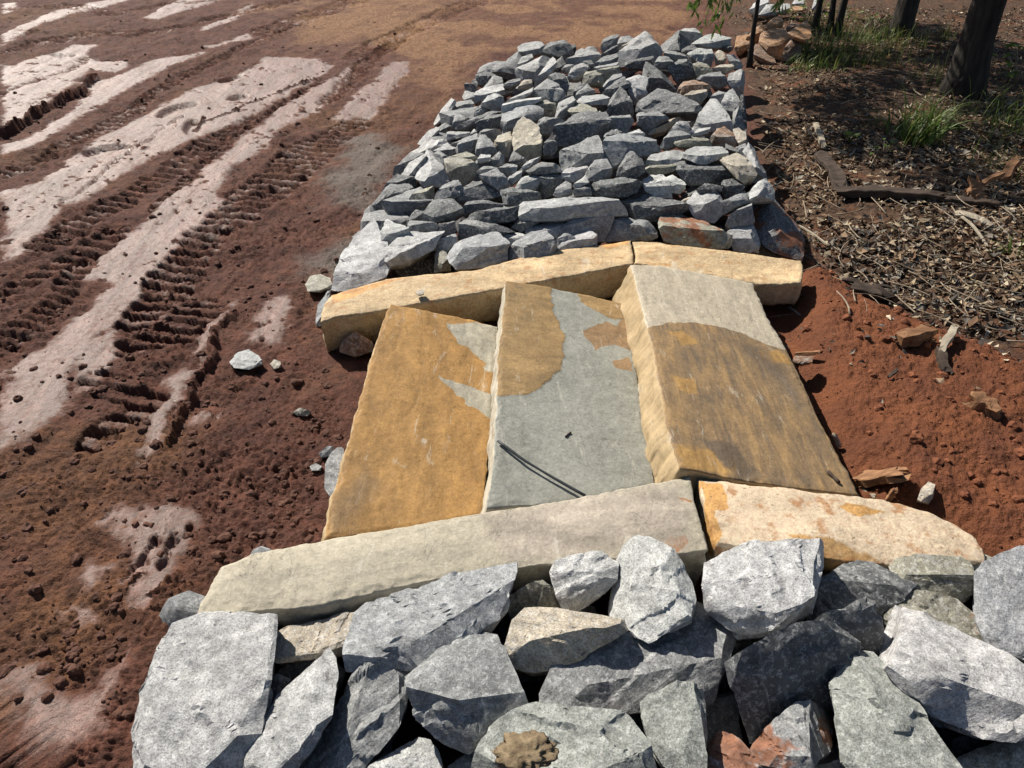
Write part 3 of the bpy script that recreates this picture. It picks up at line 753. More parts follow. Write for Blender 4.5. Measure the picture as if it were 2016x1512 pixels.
def rock_hull(P, typ, crease, h, rg, thick=1.0, dd=0.0):
    """P outline (pixels). Returns the corner points of the rock in 3D."""
    c = P.mean(0)
    c3 = at1(c[0], c[1], h)
    c3 = CAMP + (c3 - CAMP) * (1 + dd / np.linalg.norm(c3 - CAMP))
    j = rg.normal(0, 0.05, 3)
    n1 = unit(np.array(NRM[typ[0]]) + j)
    dep0 = (c3 - CAMP) @ FWD
    W = (P[:, 0].max() - P[:, 0].min()) / FPX * dep0
    Hh = (P[:, 1].max() - P[:, 1].min()) / FPX * dep0
    size = math.sqrt(max(W * Hh, 1e-6))
    lim = 1.05 * max(size, 0.8 * W)
    def clampd(dep):
        D = dep.max() - dep.min()
        return dep if D < lim else dep0 + (dep - dep0) * lim / D
    dep = depth_on(P, c3, n1)
    if len(typ) > 1 and crease is not None:
        C = crease
        depc = depth_on(C, c3, n1)
        allp = np.r_[dep, depc]
        if typ[0] in 'LR' or typ[1] in 'LR' and typ != 'TF':   # upright ridge
            o_ = np.argsort(C[:, 1]); xc = np.interp(P[:, 1], C[o_, 1], C[o_, 0]); low = P[:, 0] > xc + 3
        else:
            o_ = np.argsort(C[:, 0]); yc = np.interp(P[:, 0], C[o_, 0], C[o_, 1]); low = P[:, 1] > yc + 3
        upper = np.r_[dep[~low], depc] if (~low).any() else depc
        D = upper.max() - upper.min(); k = min(1.0, lim / max(D, 1e-6)); mid = upper.mean()
        dep = mid + (dep - mid) * k; depc = mid + (depc - mid) * k
        if typ == 'TF': depc = depc.mean() + (depc - depc.mean()) * 0.4
        cm = C.mean(0); dm = depc.mean()
        cm3 = CAMP + rays([cm])[0] * dm
        n2 = unit(np.array(NRM[typ[1]]) + rg.normal(0, 0.05, 3))
        d2 = depth_on(P, cm3, n2)
        d2 = np.clip(d2, dm - 0.02, dm + 0.5 * size)
        # each low outline point hangs off its nearest crease point
        near = np.argmin(((P[:, None, :] - C[None]) ** 2).sum(2), 1)
        d2 = d2 - dm + depc[near]
        dep = np.where(low, d2, dep)
        PP = np.vstack([P, C]); DD = np.r_[dep, depc]
    else:
        dep = clampd(dep)
        # a few gentle swells on the face
        k = 3
        w = rg.dirichlet(np.ones(len(P)) * 0.7, k)
        Q = 0.75 * (w @ P) + 0.25 * c
        dq = w @ dep * 0.75 + 0.25 * dep0 - rg.uniform(0.02, 0.10, k) * size
        PP = np.vstack([P, Q]); DD = np.r_[dep, dq]
    front = CAMP + rays(PP) * DD[:, None]
    t = thick * float(np.clip(0.75 * size, 0.05, 0.26))
    Pb = c + (P - c) * 0.80
    db = dep * 0.4 + DD.mean() * 0.6 + t
    back = CAMP + rays(Pb) * db[:, None]
    back[:, 2] -= 0.25 * t
    return np.vstack([front, back]), size, c3
_TRI = {}
def polytope(N, d):
    """corner points of the body {x : N x <= d}"""
    n = len(N)
    if n not in _TRI:
        g = np.arange(n)
        I, J, K = np.meshgrid(g, g, g, indexing='ij')
        k = (I > J) & (J > K)
        _TRI[n] = (I[k], J[k], K[k])
    I, J, K = _TRI[n]
    a, b_, c_ = N[I], N[J], N[K]
    bc = np.cross(b_, c_)
    det = (a * bc).sum(1)
    ok = np.abs(det) > 1e-3
    a, b_, c_, bc = a[ok], b_[ok], c_[ok], bc[ok]
    X = (d[I][ok][:, None] * bc + d[J][ok][:, None] * np.cross(c_, a) + d[K][ok][:, None] * np.cross(a, b_)) / det[ok][:, None]
    tol = 1e-4 * np.abs(d).max()
    X = X[(X @ N.T <= d + tol).all(1)]
    if len(X):
        X = X[np.unique(np.round(X / (np.abs(X).max() * 0.004)), axis=0, return_index=True)[1]]
    return X
def rock_mesh(hulls, size, seed, target, axis, rough=1.0, chips=5, rg=None, cut=(0.84, 0.97)):
    c = np.mean([h.mean(0) for h in hulls], 0)
    z = unit(axis); x = unit(np.cross(z, [0.3, 0.9, 0.2])); y = np.cross(z, x)
    Rm = np.stack([x, y, z], 1)
    bm = bmesh.new()
    for h in hulls:
        hc = h.mean(0)
        N, D = hull_planes(h)
        d = D - N @ hc
        ok = d > 0.02 * size
        N, d = N[ok], d[ok]
        if len(N) > 22:                       # keep the planes that matter most
            k = np.argsort(d)[:22]; N, d = N[k], d[k]
        for ci in range(chips):               # knock off slabs and corners
            n = unit(rg.normal(0, 1, 3)) if ci % 4 == 0 else unit(0.95 * unit(CAMP - hc) + rg.normal(0, 0.40, 3))
            sup = ((h - hc) @ n).max()
            if sup > 0:
                N = np.vstack([N, n]); d = np.r_[d, sup * (rg.uniform(0.93, 1.0) if ci % 4 == 0 else rg.uniform(*cut))]
        # a closing box so that the body is always bounded
        ext = np.abs(h - hc).max() * 1.05
        for q in np.vstack([np.eye(3), -np.eye(3)]):
            N = np.vstack([N, q]); d = np.r_[d, ext]
        X = polytope(N, d)
        if len(X) < 6: X = h - hc
        vs = [bm.verts.new((q + hc - c) @ Rm) for q in X]
        r = bmesh.ops.convex_hull(bm, input=vs)
        junk = [v for v in r['geom_interior'] if isinstance(v, bmesh.types.BMVert)]
        if junk: bmesh.ops.delete(bm, geom=junk, context='VERTS')
    t2 = target * target
    for _ in range(9):
        E = [e for e in bm.edges if (e.verts[0].co - e.verts[1].co).length_squared > t2]
        if not E: break
        bmesh.ops.subdivide_edges(bm, edges=E, cuts=1, use_grid_fill=False)
        bmesh.ops.triangulate(bm, faces=[f for f in bm.faces if len(f.verts) > 3])
        if len(bm.faces) > 15000: break
    bm.verts.index_update()
    L = np.array([v.co[:] for v in bm.verts]); F = np.array([[v.index for v in f.verts] for f in bm.faces])
    bm.free()
    q = L / size
    r = np.linalg.norm(L, axis=1)
    e = 0.016 * fbm(q * 2.3 + seed, 3) + 0.012 * fbm(q * np.array([4, 4, 11]) + seed, 3) + 0.012 * ridged(q * np.array([6, 6, 15]) + seed, 3) + 0.009 * fbm(q * 19 + seed, 3)
    s2 = fbm(q * np.array([1.2, 1.2, 2.6]) + seed + 8, 2)
    e += 0.040 * (sst(-0.02, 0.03, s2) - 0.5)
    st = fbm(q * np.array([1.7, 1.7, 7]) + seed + 4, 2)
    e += 0.022 * (sst(0.0, 0.05, st) - 0.5)
    L = L * (1 + (rough * e * size / np.maximum(r, 0.25 * size))[:, None])
    return L, F, c, Rm
ROCKS = []       # (frame, type, colour, outline, options)
def R(fr, typ, col, out, crease=None, lab=None, lm=None, rust=0.0, h=None, th=1.0, extra=None, name='rock', hm=None):
    ROCKS.append(dict(fr=fr, typ=typ, col=col, P=px(fr, out)[:, :2], C=None if crease is None else px(fr, crease)[:, :2],
                      lab=lab, lm=lm, rust=rust, h=h, th=th, extra=None if extra is None else px(fr, extra)[:, :2], name=name, pile='rear' if fr[0] == 'c' else ('stack' if fr == 'e5' else 'front')))

# --- rear pile, far part
R('c1','T','p','845,330 900,290 1060,265 1125,310 1100,370 980,400 850,420', lab='pale banded rock at the far left corner of the rear pile', lm='pale banded corner rock')
R('c1','F','d','1090,370 1180,270 1310,245 1380,300 1410,370 1330,415 1200,400 1110,420', lab='dark blocky rock on the far skyline of the rear pile, next to the banded rock', lm='dark skyline block')
R('c1','F','k','1375,300 1420,290 1435,330 1415,390 1385,370')
R('c1','T','p','840,500 900,420 990,385 1010,430 970,460 850,510')
R('c1','M','g','445,570 520,500 640,460 760,475 830,560 820,620 680,625 600,570 520,555', lab='large rounded mid grey rock on the far left flank of the rear pile', lm='rounded grey flank rock')
R('c1','F','d','440,600 530,555 600,570 670,640 650,690 540,710 470,680')
R('c1','TF','p','835,530 1090,405 1180,400 1150,460 1030,640 1000,640 840,600','835,580 1000,600 1060,520 1130,420')
R('c1','T','p','1020,650 1150,470 1200,415 1240,440 1230,500 1160,590 1080,650 1020,700', lab='long pale rock leaning up to the right among the far rocks of the rear pile', lm='long pale leaning rock')
R('c1','F','d','1180,560 1250,450 1290,410 1330,480 1300,540 1220,570')
R('c1','T','p','1320,440 1480,390 1560,350 1640,370 1670,410 1620,460 1480,450 1320,490')
R('c1','M','g','1490,380 1550,310 1600,310 1640,350 1570,360')
R('c1','T','w','1345,600 1400,520 1500,475 1545,510 1520,600 1450,640 1360,640', lab='rock with a smooth whitish oval face in the far part of the rear pile', lm='oval-faced whitish rock')
R('c1','F','g','1290,530 1340,490 1420,490 1350,570 1300,570')
R('c1','F','d','1500,460 1580,450 1620,500 1600,560 1530,590 1540,510')
R('c1','M','g','1680,320 1700,240 1780,205 1850,215 1830,290 1760,350 1700,370')
R('c1','M','g','1840,290 1880,215 1960,205 2016,250 2016,290 1850,300')
R('c1','F','k','1670,400 1780,320 1840,300 1850,350 1780,390 1700,420')
R('c2','T','t','90,320 200,260 250,270 220,300 100,355', lab='small flat tan rock near the far edge of the rear pile')
R('c1','TF','g','1615,490 1700,420 1830,380 1850,410 1840,470 1650,500','1615,480 1720,455 1840,430')
R('c1','T','p','1610,520 1700,495 1840,470 1830,520 1700,550 1620,550')
R('c1','F','o','1495,640 1540,570 1650,555 1710,620 1690,700 1640,680 1500,680', lab='olive brown humped rock in the middle of the far rocks', lm='olive brown humped rock')
R('c1','M','o','1640,550 1850,500 1870,570 1720,640 1700,590')
R('c1','TF','g','1700,690 1800,590 1880,580 1900,620 1780,720 1710,720','1700,680 1800,640 1890,600')
R('c1','M','d','1680,770 1830,650 1900,620 1970,700 1850,740 1760,810 1690,800')
R('c1','F','d','1150,610 1230,570 1320,590 1360,680 1340,770 1290,720 1200,650')
R('c1','M','g','980,770 1150,640 1230,680 1320,770 1320,830 1240,880 1160,800 1000,790', lab='large grey rock with a peaked triangular face in the far left of the rear pile', lm='grey triangular-faced rock')
R('c1','M','t','850,720 920,640 990,640 1000,700 940,720')
R('c1','TF','g','710,690 770,645 880,630 880,660 800,730 720,720','710,690 800,680 880,650')
R('c1','T','w','430,830 440,740 620,680 770,700 800,750 640,800 520,830 440,870', lab='broad whitish rock with ripples on the far left flank of the rear pile', lm='broad whitish rippled rock')
R('c1','F','d','320,690 350,670 450,690 450,730 420,780 340,750')
R('c1','F','d','395,650 440,625 480,700 400,680')
R('c1','L','p','310,800 330,750 430,770 420,830 330,860')
R('c1','TF','p','480,890 570,800 640,780 710,810 720,870 690,960 620,930 560,910','490,890 600,880 660,840 700,800', rust=0.35, lab='pale rock with a small rust stain on the left flank of the rear pile')
R('c1','T','p','730,850 860,790 970,750 1000,720 985,770 900,830 760,880')
R('c1','TF','w','690,930 720,880 830,840 1130,810 1000,880 900,930 720,970','690,915 850,890 1100,830', lab='flat whitish wedge rock casting a dark shadow in the far left of the rear pile', lm='flat whitish wedge rock')
R('c1','M','o','1020,890 1130,840 1220,880 1230,950 1190,1010 1110,990 1080,920')
R('c1','L','w','20,1070 100,930 190,830 240,850 150,960 150,1000 40,1090', lab='whitish rock slanting down the left edge of the rear pile', lm='slanting whitish edge rock')
R('c1','F','g','150,960 230,870 380,850 430,900 410,1000 370,1015 210,990')
R('c1','M','g','210,1100 225,1000 280,990 350,1030 250,1090 220,1130')
R('c1','M','g','420,1000 430,920 550,880 545,950 450,990')
R('c1','F','d','230,1110 420,1020 560,960 660,970 600,1000 440,1050 400,1130 240,1145')
R('c1','M','d','430,1060 560,1000 700,985 700,1030 660,1110 450,1140')
R('c1','TF','l','680,1100 720,960 800,920 1000,910 1100,930 1080,1010 1000,1040 850,1080 800,1140 700,1150','690,1110 850,1060 960,1010 1010,920', lab='chunky bluish grey rock just above the speckled round-topped rock', lm='chunky bluish rock')
R('c1','F','g','1030,1080 1110,1020 1310,1030 1240,1090 1180,1150 1180,1180 1090,1170')
R('c1','T','p','1220,1010 1270,870 1400,810 1420,850 1370,950 1340,1000 1260,1020')
R('c1','M','o','1350,970 1390,910 1490,885 1620,920 1660,980 1650,1040 1530,1010 1360,1010', lab='loaf-shaped olive grey rock lying behind the big dark oval boulder', lm='olive loaf-shaped rock')
R('c1','M','d','1400,800 1440,690 1500,680 1560,700 1460,740 1420,820')
R('c1','M','g','1410,830 1460,750 1540,690 1620,760 1590,790 1430,830')
R('c1','T','w','1420,860 1520,800 1690,790 1770,820 1740,880 1660,880 1560,870 1440,890', lab='flat bright whitish rock left of the pointed striped rock in the rear pile', lm='flat bright whitish rock')
R('c1','F','d','1690,830 1780,830 1760,930 1680,950 1650,890')
R('c1','M','d','1730,980 1790,820 1870,710 1920,760 1990,870 2010,960 2000,1010 1800,1000', lab='pointed dark striped rock standing upright in the middle of the rear pile', lm='pointed dark striped rock')
R('c1','TF','g','1670,1040 1690,1010 1960,990 2000,1060 1950,1140 1870,1170 1680,1120','1675,1045 1800,1035 1975,1020')
R('c1','F','d','1170,1170 1220,1110 1400,1010 1530,1000 1660,1050 1710,1130 1690,1230 1600,1270 1400,1310 1260,1280 1190,1230', lab='big dark oval boulder in the middle of the rear pile', lm='big dark oval boulder', th=0.8)
R('c1','TF','t','800,1180 850,1090 960,1050 1050,1110 1080,1210 1070,1410 960,1430 880,1370 820,1350','810,1320 900,1350 980,1330 1070,1300', lab='pale speckled rock with a rounded top, left of the big dark oval boulder', lm='pale speckled round-topped rock')
R('c1','TF','t','610,1270 660,1200 780,1155 790,1260 750,1400 690,1370','615,1275 700,1290 785,1250')
R('c1','F','d','1110,1280 1160,1235 1240,1260 1240,1330 1180,1400 1110,1390')
R('c1','M','g','1700,1230 1720,1180 1830,1135 1890,1190 1750,1210 1710,1270')
R('c1','M','g','10,1180 60,1110 130,1070 190,1100 80,1140 30,1200')
R('c1','M','o','60,1200 110,1130 150,1130 140,1220 60,1230')
R('c1','TF','p','150,1160 180,1150 370,1160 360,1190 250,1220 150,1240','150,1185 260,1180 365,1180')
R('c1','M','g','180,1280 280,1240 330,1240 260,1300')
R('c1','T','w','370,1190 420,1130 450,1160 390,1190')
R('c1','M','g','230,1310 350,1200 440,1180 470,1270 440,1370 330,1390 240,1350')
R('c1','M','g','430,1400 470,1220 520,1190 580,1250 650,1350 540,1370 450,1410')
R('c1','F','g','450,1170 530,1130 680,1130 690,1170 620,1240 540,1190 470,1190')
R('c1','T','p','40,1340 150,1270 240,1330 170,1400 60,1360')
R('c1','L','p','-10,1270 0,1240 120,1230 100,1280 20,1300')
R('c1','T','w','450,1430 490,1380 580,1390 570,1440 470,1450', lab='small white rock above the tan notched rock at the left of the rear pile')
# --- rear pile, right and far right
R('c2','TF','p','60,390 100,360 250,310 270,300 300,210 350,175 390,200 470,270 520,340 510,430 440,450 420,400 150,460 80,500','80,490 150,450 410,390 470,280', lab='big pale rock with a peak on the far skyline of the rear pile', lm='big pale peaked rock')
R('c2','F','d','150,460 420,410 450,470 360,520 170,520')
R('c2','LR','d','510,300 560,260 680,165 740,180 810,290 720,330 640,370 530,350','690,170 650,260 620,365', lab='dark two-sided rock with a sharp ridge on the far skyline of the rear pile', lm='dark ridged skyline rock')
R('c2','T','w','690,160 760,135 860,140 920,190 920,230 820,270 770,230', lab='whitish rounded rock at the highest far point of the rear pile', lm='whitish far-top rock')
R('c2','T','p','820,290 950,210 1070,190 1190,230 1190,290 1100,280 1000,300 1010,330 850,300', lab='flat pale banded rock at the far right corner of the rear pile', lm='flat banded corner rock')
R('c2','F','d','1060,300 1110,280 1190,290 1225,330 1180,360 1100,330')
R('c2','F','d','710,360 750,310 830,300 880,340 760,370')
R('c2','TF','p','780,380 880,335 1000,345 1030,390 1030,440 1010,490 900,470 800,400','790,390 900,410 1025,390')
R('c2','M','g','545,390 570,350 700,370 780,420 780,450 660,460')
R('c2','M','g','440,490 500,410 560,410 650,470 600,520 480,510')
R('c2','TF','d','590,520 700,450 760,445 860,510 880,570 840,640 700,700 660,600','600,530 680,500 770,455', lab='dark block with one lit upper corner at the right of the far rocks', lm='dark block with one lit corner')
R('c2','M','d','330,590 370,480 420,500 580,600 650,680 660,750 500,720 440,800 380,810', lab='tall dark fin-shaped rock right of the pointed striped rock', lm='tall dark fin-shaped rock')
R('c2','T','w','170,640 300,590 370,620 370,800 260,870 200,760', lab='rough whitish rock wedged left of the tall dark fin', lm='rough whitish rock by the dark fin')
R('c2','M','t','1040,390 1090,345 1130,370 1160,430 1140,470 1050,480', lab='small square tan rock near the far right corner of the rear pile', lm='small square tan rock')
R('c2','M','o','830,490 880,470 960,490 1030,550 950,600 870,610')
R('c2','T','t','1020,530 1100,490 1220,485 1240,520 1150,570 1080,550', lab='flat tan rock lying against the right edge of the rear pile', lm='flat tan rock at the right edge')
R('c2','M','g','860,620 1000,570 1100,560 1160,620 1160,680 1090,710 960,650')
R('c2','T','p','1160,390 1230,390 1330,490 1300,540 1240,520 1180,440', lab='pale rock capping the far end of the right-hand wall face')
R('c2','TR','p','1170,650 1190,580 1300,540 1335,560 1325,790 1290,790 1200,700','1180,650 1300,640 1315,560', lab='pale topped upright rock in the right-hand wall face, second from its far end')
R('c2','M','b','660,770 740,670 830,645 920,680 1010,700 960,740 820,770 720,800', rust=0.2, lab='brownish banded rock just above the long plank-like rock', lm='brownish banded rock')
R('c2','T','t','720,810 820,760 960,740 960,800 900,870 850,830')
R('c2','TF','d','270,890 310,840 440,810 480,730 560,740 720,820 850,860 930,930 880,990 700,980 440,960 290,930','285,880 480,860 700,880 910,925', lab='long plank-like dark rock with banding, right of the pointed striped rock', lm='long plank-like dark rock')
R('c2','M','g','1000,810 1080,750 1150,770 1090,880 1010,860')
R('c2','T','p','1090,900 1150,780 1220,730 1270,800 1300,890 1290,990 1100,960', lab='pale peaked rock at the right edge of the rear pile, above the brown lump', lm='pale peaked edge rock')
R('c2','TF','w','820,1100 880,1030 1000,850 1060,850 1090,960 1160,1000 1220,1080 1220,1140 1000,1130 830,1140','830,1110 1000,1090 1150,1050 1220,1080', lab='broad whitish rock with a raised knob, above the brown lump', lm='broad whitish rock with a knob')
R('c2','RF','g','1225,1100 1230,960 1290,900 1310,1000 1335,1120 1270,1140','1235,1000 1260,1080')
R('c2','TF','g','270,990 300,970 450,960 600,1010 520,1060 380,1140 290,1080','275,1000 450,990 590,1012')
R('c2','R','k','1300,800 1335,790 1345,900 1365,1100 1335,1130 1310,960')
R('c2','R','d','1335,1150 1360,1130 1375,1290 1350,1290')
# --- rear pile, middle right
R('c4','TF','g','80,350 90,300 230,270 290,215 400,250 420,340 400,380 240,440 100,450','95,310 240,300 400,330', lab='blocky grey rock in front of the big dark oval boulder', lm='blocky grey central rock')
R('c4','M','l','425,270 450,200 560,175 700,180 830,220 830,290 640,340 500,420 430,350', lab='large bluish pale rock right of the big dark oval boulder', lm='large bluish pale rock')
R('c4','M','d','420,250 430,190 480,140 550,150 560,175 450,200 430,270')
R('c4','T','w','580,175 690,135 740,170 720,190')
R('c4','F','d','510,490 600,330 660,320 730,390 730,450 650,510 560,500', lab='dark speckled upright rock below the large bluish pale rock', lm='dark speckled upright rock')
R('c4','T','w','90,490 130,440 290,415 310,440 250,490 200,530 150,520')
R('c4','M','g','260,520 290,480 350,380 440,370 480,440 480,490 380,520')
R('c4','T','p','180,560 280,490 310,540 200,590')
R('c4','TF','d','310,570 350,540 470,515 580,510 680,520 720,550 680,600 600,640 400,640 330,600','320,560 560,540 710,550', lab='long dark flat-topped rock just above the long bar-shaped rock', lm='long dark flat-topped rock')
R('c4','M','g','40,630 70,570 130,530 170,550 180,620 100,650')
R('c4','M','d','180,600 240,570 310,550 330,630 200,640')
R('c4','TF','w','720,540 770,490 870,485 910,540 940,650 800,640 740,590','730,570 820,560 910,590', lab='whitish rounded rock, left one of a pair right of the dark flat-topped rock', lm='left one of the whitish pair')
R('c4','T','w','895,510 950,490 1030,530 1050,580 1000,625 930,610 910,560', lab='whitish rounded rock, right one of a pair right of the dark flat-topped rock', lm='right one of the whitish pair')
R('c4','TM','p','740,390 790,330 900,300 1050,300 1030,340 980,370 960,400 760,420','745,395 880,390 1000,350')
R('c4','M','o','740,420 960,400 980,440 900,470 760,470')
R('c4','T','w','1020,360 1060,300 1140,270 1330,265 1370,290 1360,340 1200,395 1030,385', lab='large flat whitish rock just below the brown lump', lm='large flat whitish rock')
R('c4','TF','d','1000,460 1020,385 1060,380 1390,415 1440,470 1420,510 1300,540 1080,540 1020,500','1010,430 1080,440 1420,450', lab='long dark banded rock leaning against the tan lumpy rock', lm='long dark banded rock')
R('c4','M','g','970,390 1010,370 1020,410 990,430')
R('c4','TF','t','1310,370 1440,325 1520,370 1600,460 1560,510 1500,540 1440,500 1400,420','1400,410 1480,470 1590,460', lab='tan lumpy rock near the right edge of the rear pile', lm='tan lumpy rock')
R('c4','LR','p','1490,310 1530,250 1570,290 1580,350 1640,500 1600,470 1540,370','1530,260 1560,350 1600,460', lab='thin pale sliver standing upright on the right edge of the rear pile', lm='thin upright pale sliver')
R('c4','M','g','1350,240 1480,310 1470,330 1340,270')
R('c4','M','b','1230,200 1290,130 1340,115 1410,160 1440,220 1420,260 1350,250 1260,265 1240,230', rust=0.3, lab='rounded reddish brown lump near the right edge of the rear pile', lm='reddish brown lump')
R('c4','M','o','965,240 1000,200 1080,190 1200,205 1240,230 1250,265 1150,260 1060,270 990,265', rust=0.25, lab='long brownish olive rock just left of the reddish brown lump')
R('c4','T','w','1100,170 1140,130 1230,120 1220,160 1120,190')
R('c4','M','t','760,160 900,70 990,40 1000,60 880,150 800,170')
R('c4','M','g','920,150 960,110 1000,70 1060,80 1100,160 1060,175 980,135')
R('c4','F','g','850,260 880,200 970,130 1090,180 990,240 900,280')
R('c4','L','t','1410,140 1450,125 1500,160 1510,240 1470,270 1430,200')
R('c4','M','g','1430,270 1500,240 1515,300 1490,330 1440,300')
R('c4','F','k','1310,580 1340,530 1420,520 1490,570 1470,620 1400,660 1360,670', lab='blackish pitted rock near the front right of the rear pile', lm='blackish pitted rock')
R('c4','TF','p','1070,690 1130,620 1240,575 1310,630 1360,750 1270,835 1130,820','1130,800 1200,760 1290,660', lab='pale faceted rock left of the blackish pitted rock', lm='pale faceted rock')
R('c4','F','k','1130,590 1200,550 1300,560 1320,600 1260,580 1160,620')
R('c4','TF','d','555,720 590,680 760,640 880,665 1000,690 1010,720 1000,780 860,840 600,810 560,770','560,710 760,715 1000,720', lab='long dark rough block right of the long bar-shaped rock', lm='long dark rough block')
R('c4','T','t','1000,690 1060,655 1100,650 1070,700 1020,720')
R('c4','M','g','1330,690 1490,610 1530,690 1440,720 1350,770')
R('c4','TF','g','1340,860 1390,780 1540,710 1560,850 1450,870 1360,890','1370,800 1450,760 1545,720')
R('c4','LR','p','1535,690 1540,620 1600,540 1660,515 1710,580 1720,670 1650,640 1590,660','1640,520 1650,600 1640,650', lab='pale rock behind the tall rust-faced rock at the right edge')
R('c4','LR','d','1555,720 1600,640 1680,640 1900,880 1930,970 1930,1080 1880,1110 1710,1060 1600,960 1560,850','1610,645 1720,790 1800,980 1850,1100', rust=0.62, lab='big rusty-faced dark rock at the front right corner of the rear pile', lm='big rust-faced rock', h=0.18)
R('c4','T','o','850,880 870,790 960,770 1010,800 1160,850 1390,930 1400,960 1390,1020 1280,1035 1060,1020 880,970', rust=0.62, lab='long saddle-shaped rusty olive rock lying on the cream kerb behind the slabs', lm='rusty saddle-shaped rock', h=0.2)
R('c4','TF','p','1370,920 1440,880 1550,870 1610,950 1610,1070 1500,1060 1420,1050','1400,950 1500,960 1610,990', lab='pale rock between the rusty saddle-shaped rock and the rust-faced one')
R('c4','TF','g','430,980 480,820 590,810 740,840 830,900 820,950 760,970 560,960','470,860 600,870 820,910', lab='grey banded wedge rock just left of the rusty saddle-shaped rock', lm='grey banded wedge rock', h=0.19)
R('c4','T','w','60,1040 120,980 300,900 370,950 380,1000 120,1050', lab='whitish rock resting on the cream kerb, left of the grey banded wedge', lm='whitish kerb rock', h=0.17)
R('c4','M','l','90,960 130,850 230,800 420,790 480,810 450,900 420,980 370,940 290,890 110,970')
R('c4','M','l','0,860 0,830 120,830 110,930 60,960')
# --- rear pile, left front
R('c3','L','p','820,130 870,60 960,0 990,30 940,80 860,140')
R('c3','L','w','700,260 760,200 920,110 1050,110 1060,130 940,170 800,230 700,290')
R('c3','L','p','610,430 700,300 870,220 880,260 830,330 800,370 650,390')
R('c3','T','p','940,190 1060,140 1140,180 1060,230')
R('c3','LM','w','800,400 890,190 930,200 1050,370 1070,430 1000,470 850,460','905,190 930,330 870,460', lab='pale pyramid-shaped rock at the left edge of the rear pile', lm='pale pyramid-shaped rock')
R('c3','M','g','940,210 990,190 1070,250 1040,290 1050,350 1010,340')
R('c3','T','o','1060,240 1200,200 1290,240 1250,275 1160,275')
R('c3','M','o','1035,280 1080,250 1180,285 1230,265 1300,300 1270,380 1190,450 1090,410 1050,350', lab='tan olive rock with a notched top, right of the pale pyramid', lm='tan notched rock')
R('c3','M','g','1390,270 1460,190 1500,240 1500,290 1430,310 1400,300')
R('c3','F','d','1540,270 1580,190 1680,260 1700,290 1600,320')
R('c3','M','g','1280,350 1370,305 1450,330 1440,345 1320,385')
R('c3','M','g','1310,390 1440,335 1530,400 1550,470 1480,520 1430,420')
R('c3','M','g','1450,330 1530,290 1600,310 1590,370 1530,400')
R('c3','T','w','1620,340 1680,280 1780,240 1770,270 1700,320 1640,350')
R('c3','M','g','1680,340 1800,280 1930,290 1960,350 1870,330 1810,370 1760,370')
R('c3','T','p','1530,410 1600,355 1640,350 1640,390 1560,460 1540,450')
R('c3','M','p','1590,480 1650,400 1740,370 1800,410 1750,490 1640,490')
R('c3','F','d','1770,430 1840,340 1930,370 1980,430 1880,530 1820,550 1780,500')
R('c3','TF','d','1130,560 1200,480 1390,390 1440,420 1520,480 1480,540 1390,570 1250,600 1140,590','1135,560 1250,500 1400,420 1500,470', lab='large dark gabled rock between the notched rock and the long bar-shaped rock', lm='dark gabled rock')
R('c3','M','d','1480,510 1560,485 1780,520 1800,560 1660,630 1500,610')
R('c3','M','g','950,580 970,520 1060,440 1130,430 1180,490 1140,540 1050,590')
R('c3','TF','o','750,560 830,510 940,475 950,530 900,630 850,670 790,620','755,570 850,550 945,500')
R('c3','F','d','450,610 480,580 600,460 740,460 800,500 760,540 770,620 690,780 550,740 470,680', lab='big dark angular boulder at the left edge of the rear pile', lm='big dark angular boulder')
R('c3','TF','d','525,500 590,410 650,375 790,390 800,460 610,460 550,520','590,420 700,400 795,405')
R('c3','F','d','850,740 880,660 950,590 1080,580 1160,640 1150,700 1050,750 880,755', lab='dark rough humped rock below the tan notched rock', lm='dark rough hump')
R('c3','F','d','1165,640 1220,590 1300,580 1490,600 1480,640 1330,660 1200,710 1170,690')
R('c3','TF','d','1200,720 1230,680 1400,650 1640,630 1640,690 1560,740 1400,770 1330,740','1220,695 1400,670 1635,645')
R('f','TF','p','1028,412 1040,398 1180,387 1212,391 1222,408 1215,422 1100,430 1036,432','1030,414 1100,410 1185,402 1218,402', lab='long bar-shaped rock with a bright flat top at the front of the rear pile', lm='long bar-shaped rock'); ROCKS[-1]['pile'] = 'rear'
R('c3','LR','d','375,820 400,680 440,630 460,680 550,750 520,840 430,850','440,640 440,740 430,840')
R('c3','T','p','530,830 570,740 740,800 750,840 620,890 580,960 540,920', h=0.19)
R('c3','UF','w','135,1260 150,1170 230,1010 330,880 440,855 520,855 550,930 580,1110 540,1180 380,1250 140,1330','145,1290 250,1210 420,1140 560,1030', lab='biggest whitish rock at the front left corner of the rear pile', lm='biggest whitish corner rock', h=0.13)
R('c3','UF','w','550,1050 600,950 720,850 880,840 970,900 930,960 850,1000 700,1080 600,1090','555,1045 700,1020 850,970 960,920', lab='whitish rock with a dark overhang, right of the biggest whitish corner rock', lm='whitish rock with a dark overhang', h=0.17)
R('c3','F','k','620,1100 860,1000 930,960 950,1100 920,1160 660,1190', h=0.07)  # near-black colour stands in for the shadow below the pale overhanging rock
R('c3','F','d','720,770 800,660 870,670 850,740 740,750')
R('c3','M','g','730,800 760,745 960,760 970,800 930,840 860,820 750,830')
R('c3','T','p','770,830 820,800 970,880 940,920 890,850')
R('c3','F','d','980,850 990,770 1110,750 1110,850 1050,870')
R('c3','F','d','1130,870 1150,760 1220,730 1340,740 1560,820 1400,840 1300,860 1170,900')
R('c3','F','l','945,970 960,900 1110,850 1130,930 1050,980')
R('c3','M','o','950,1150 960,1010 1000,970 1040,1000 1070,1080 1080,1130', lab='small upright olive rock touching the cream kerb at the left')
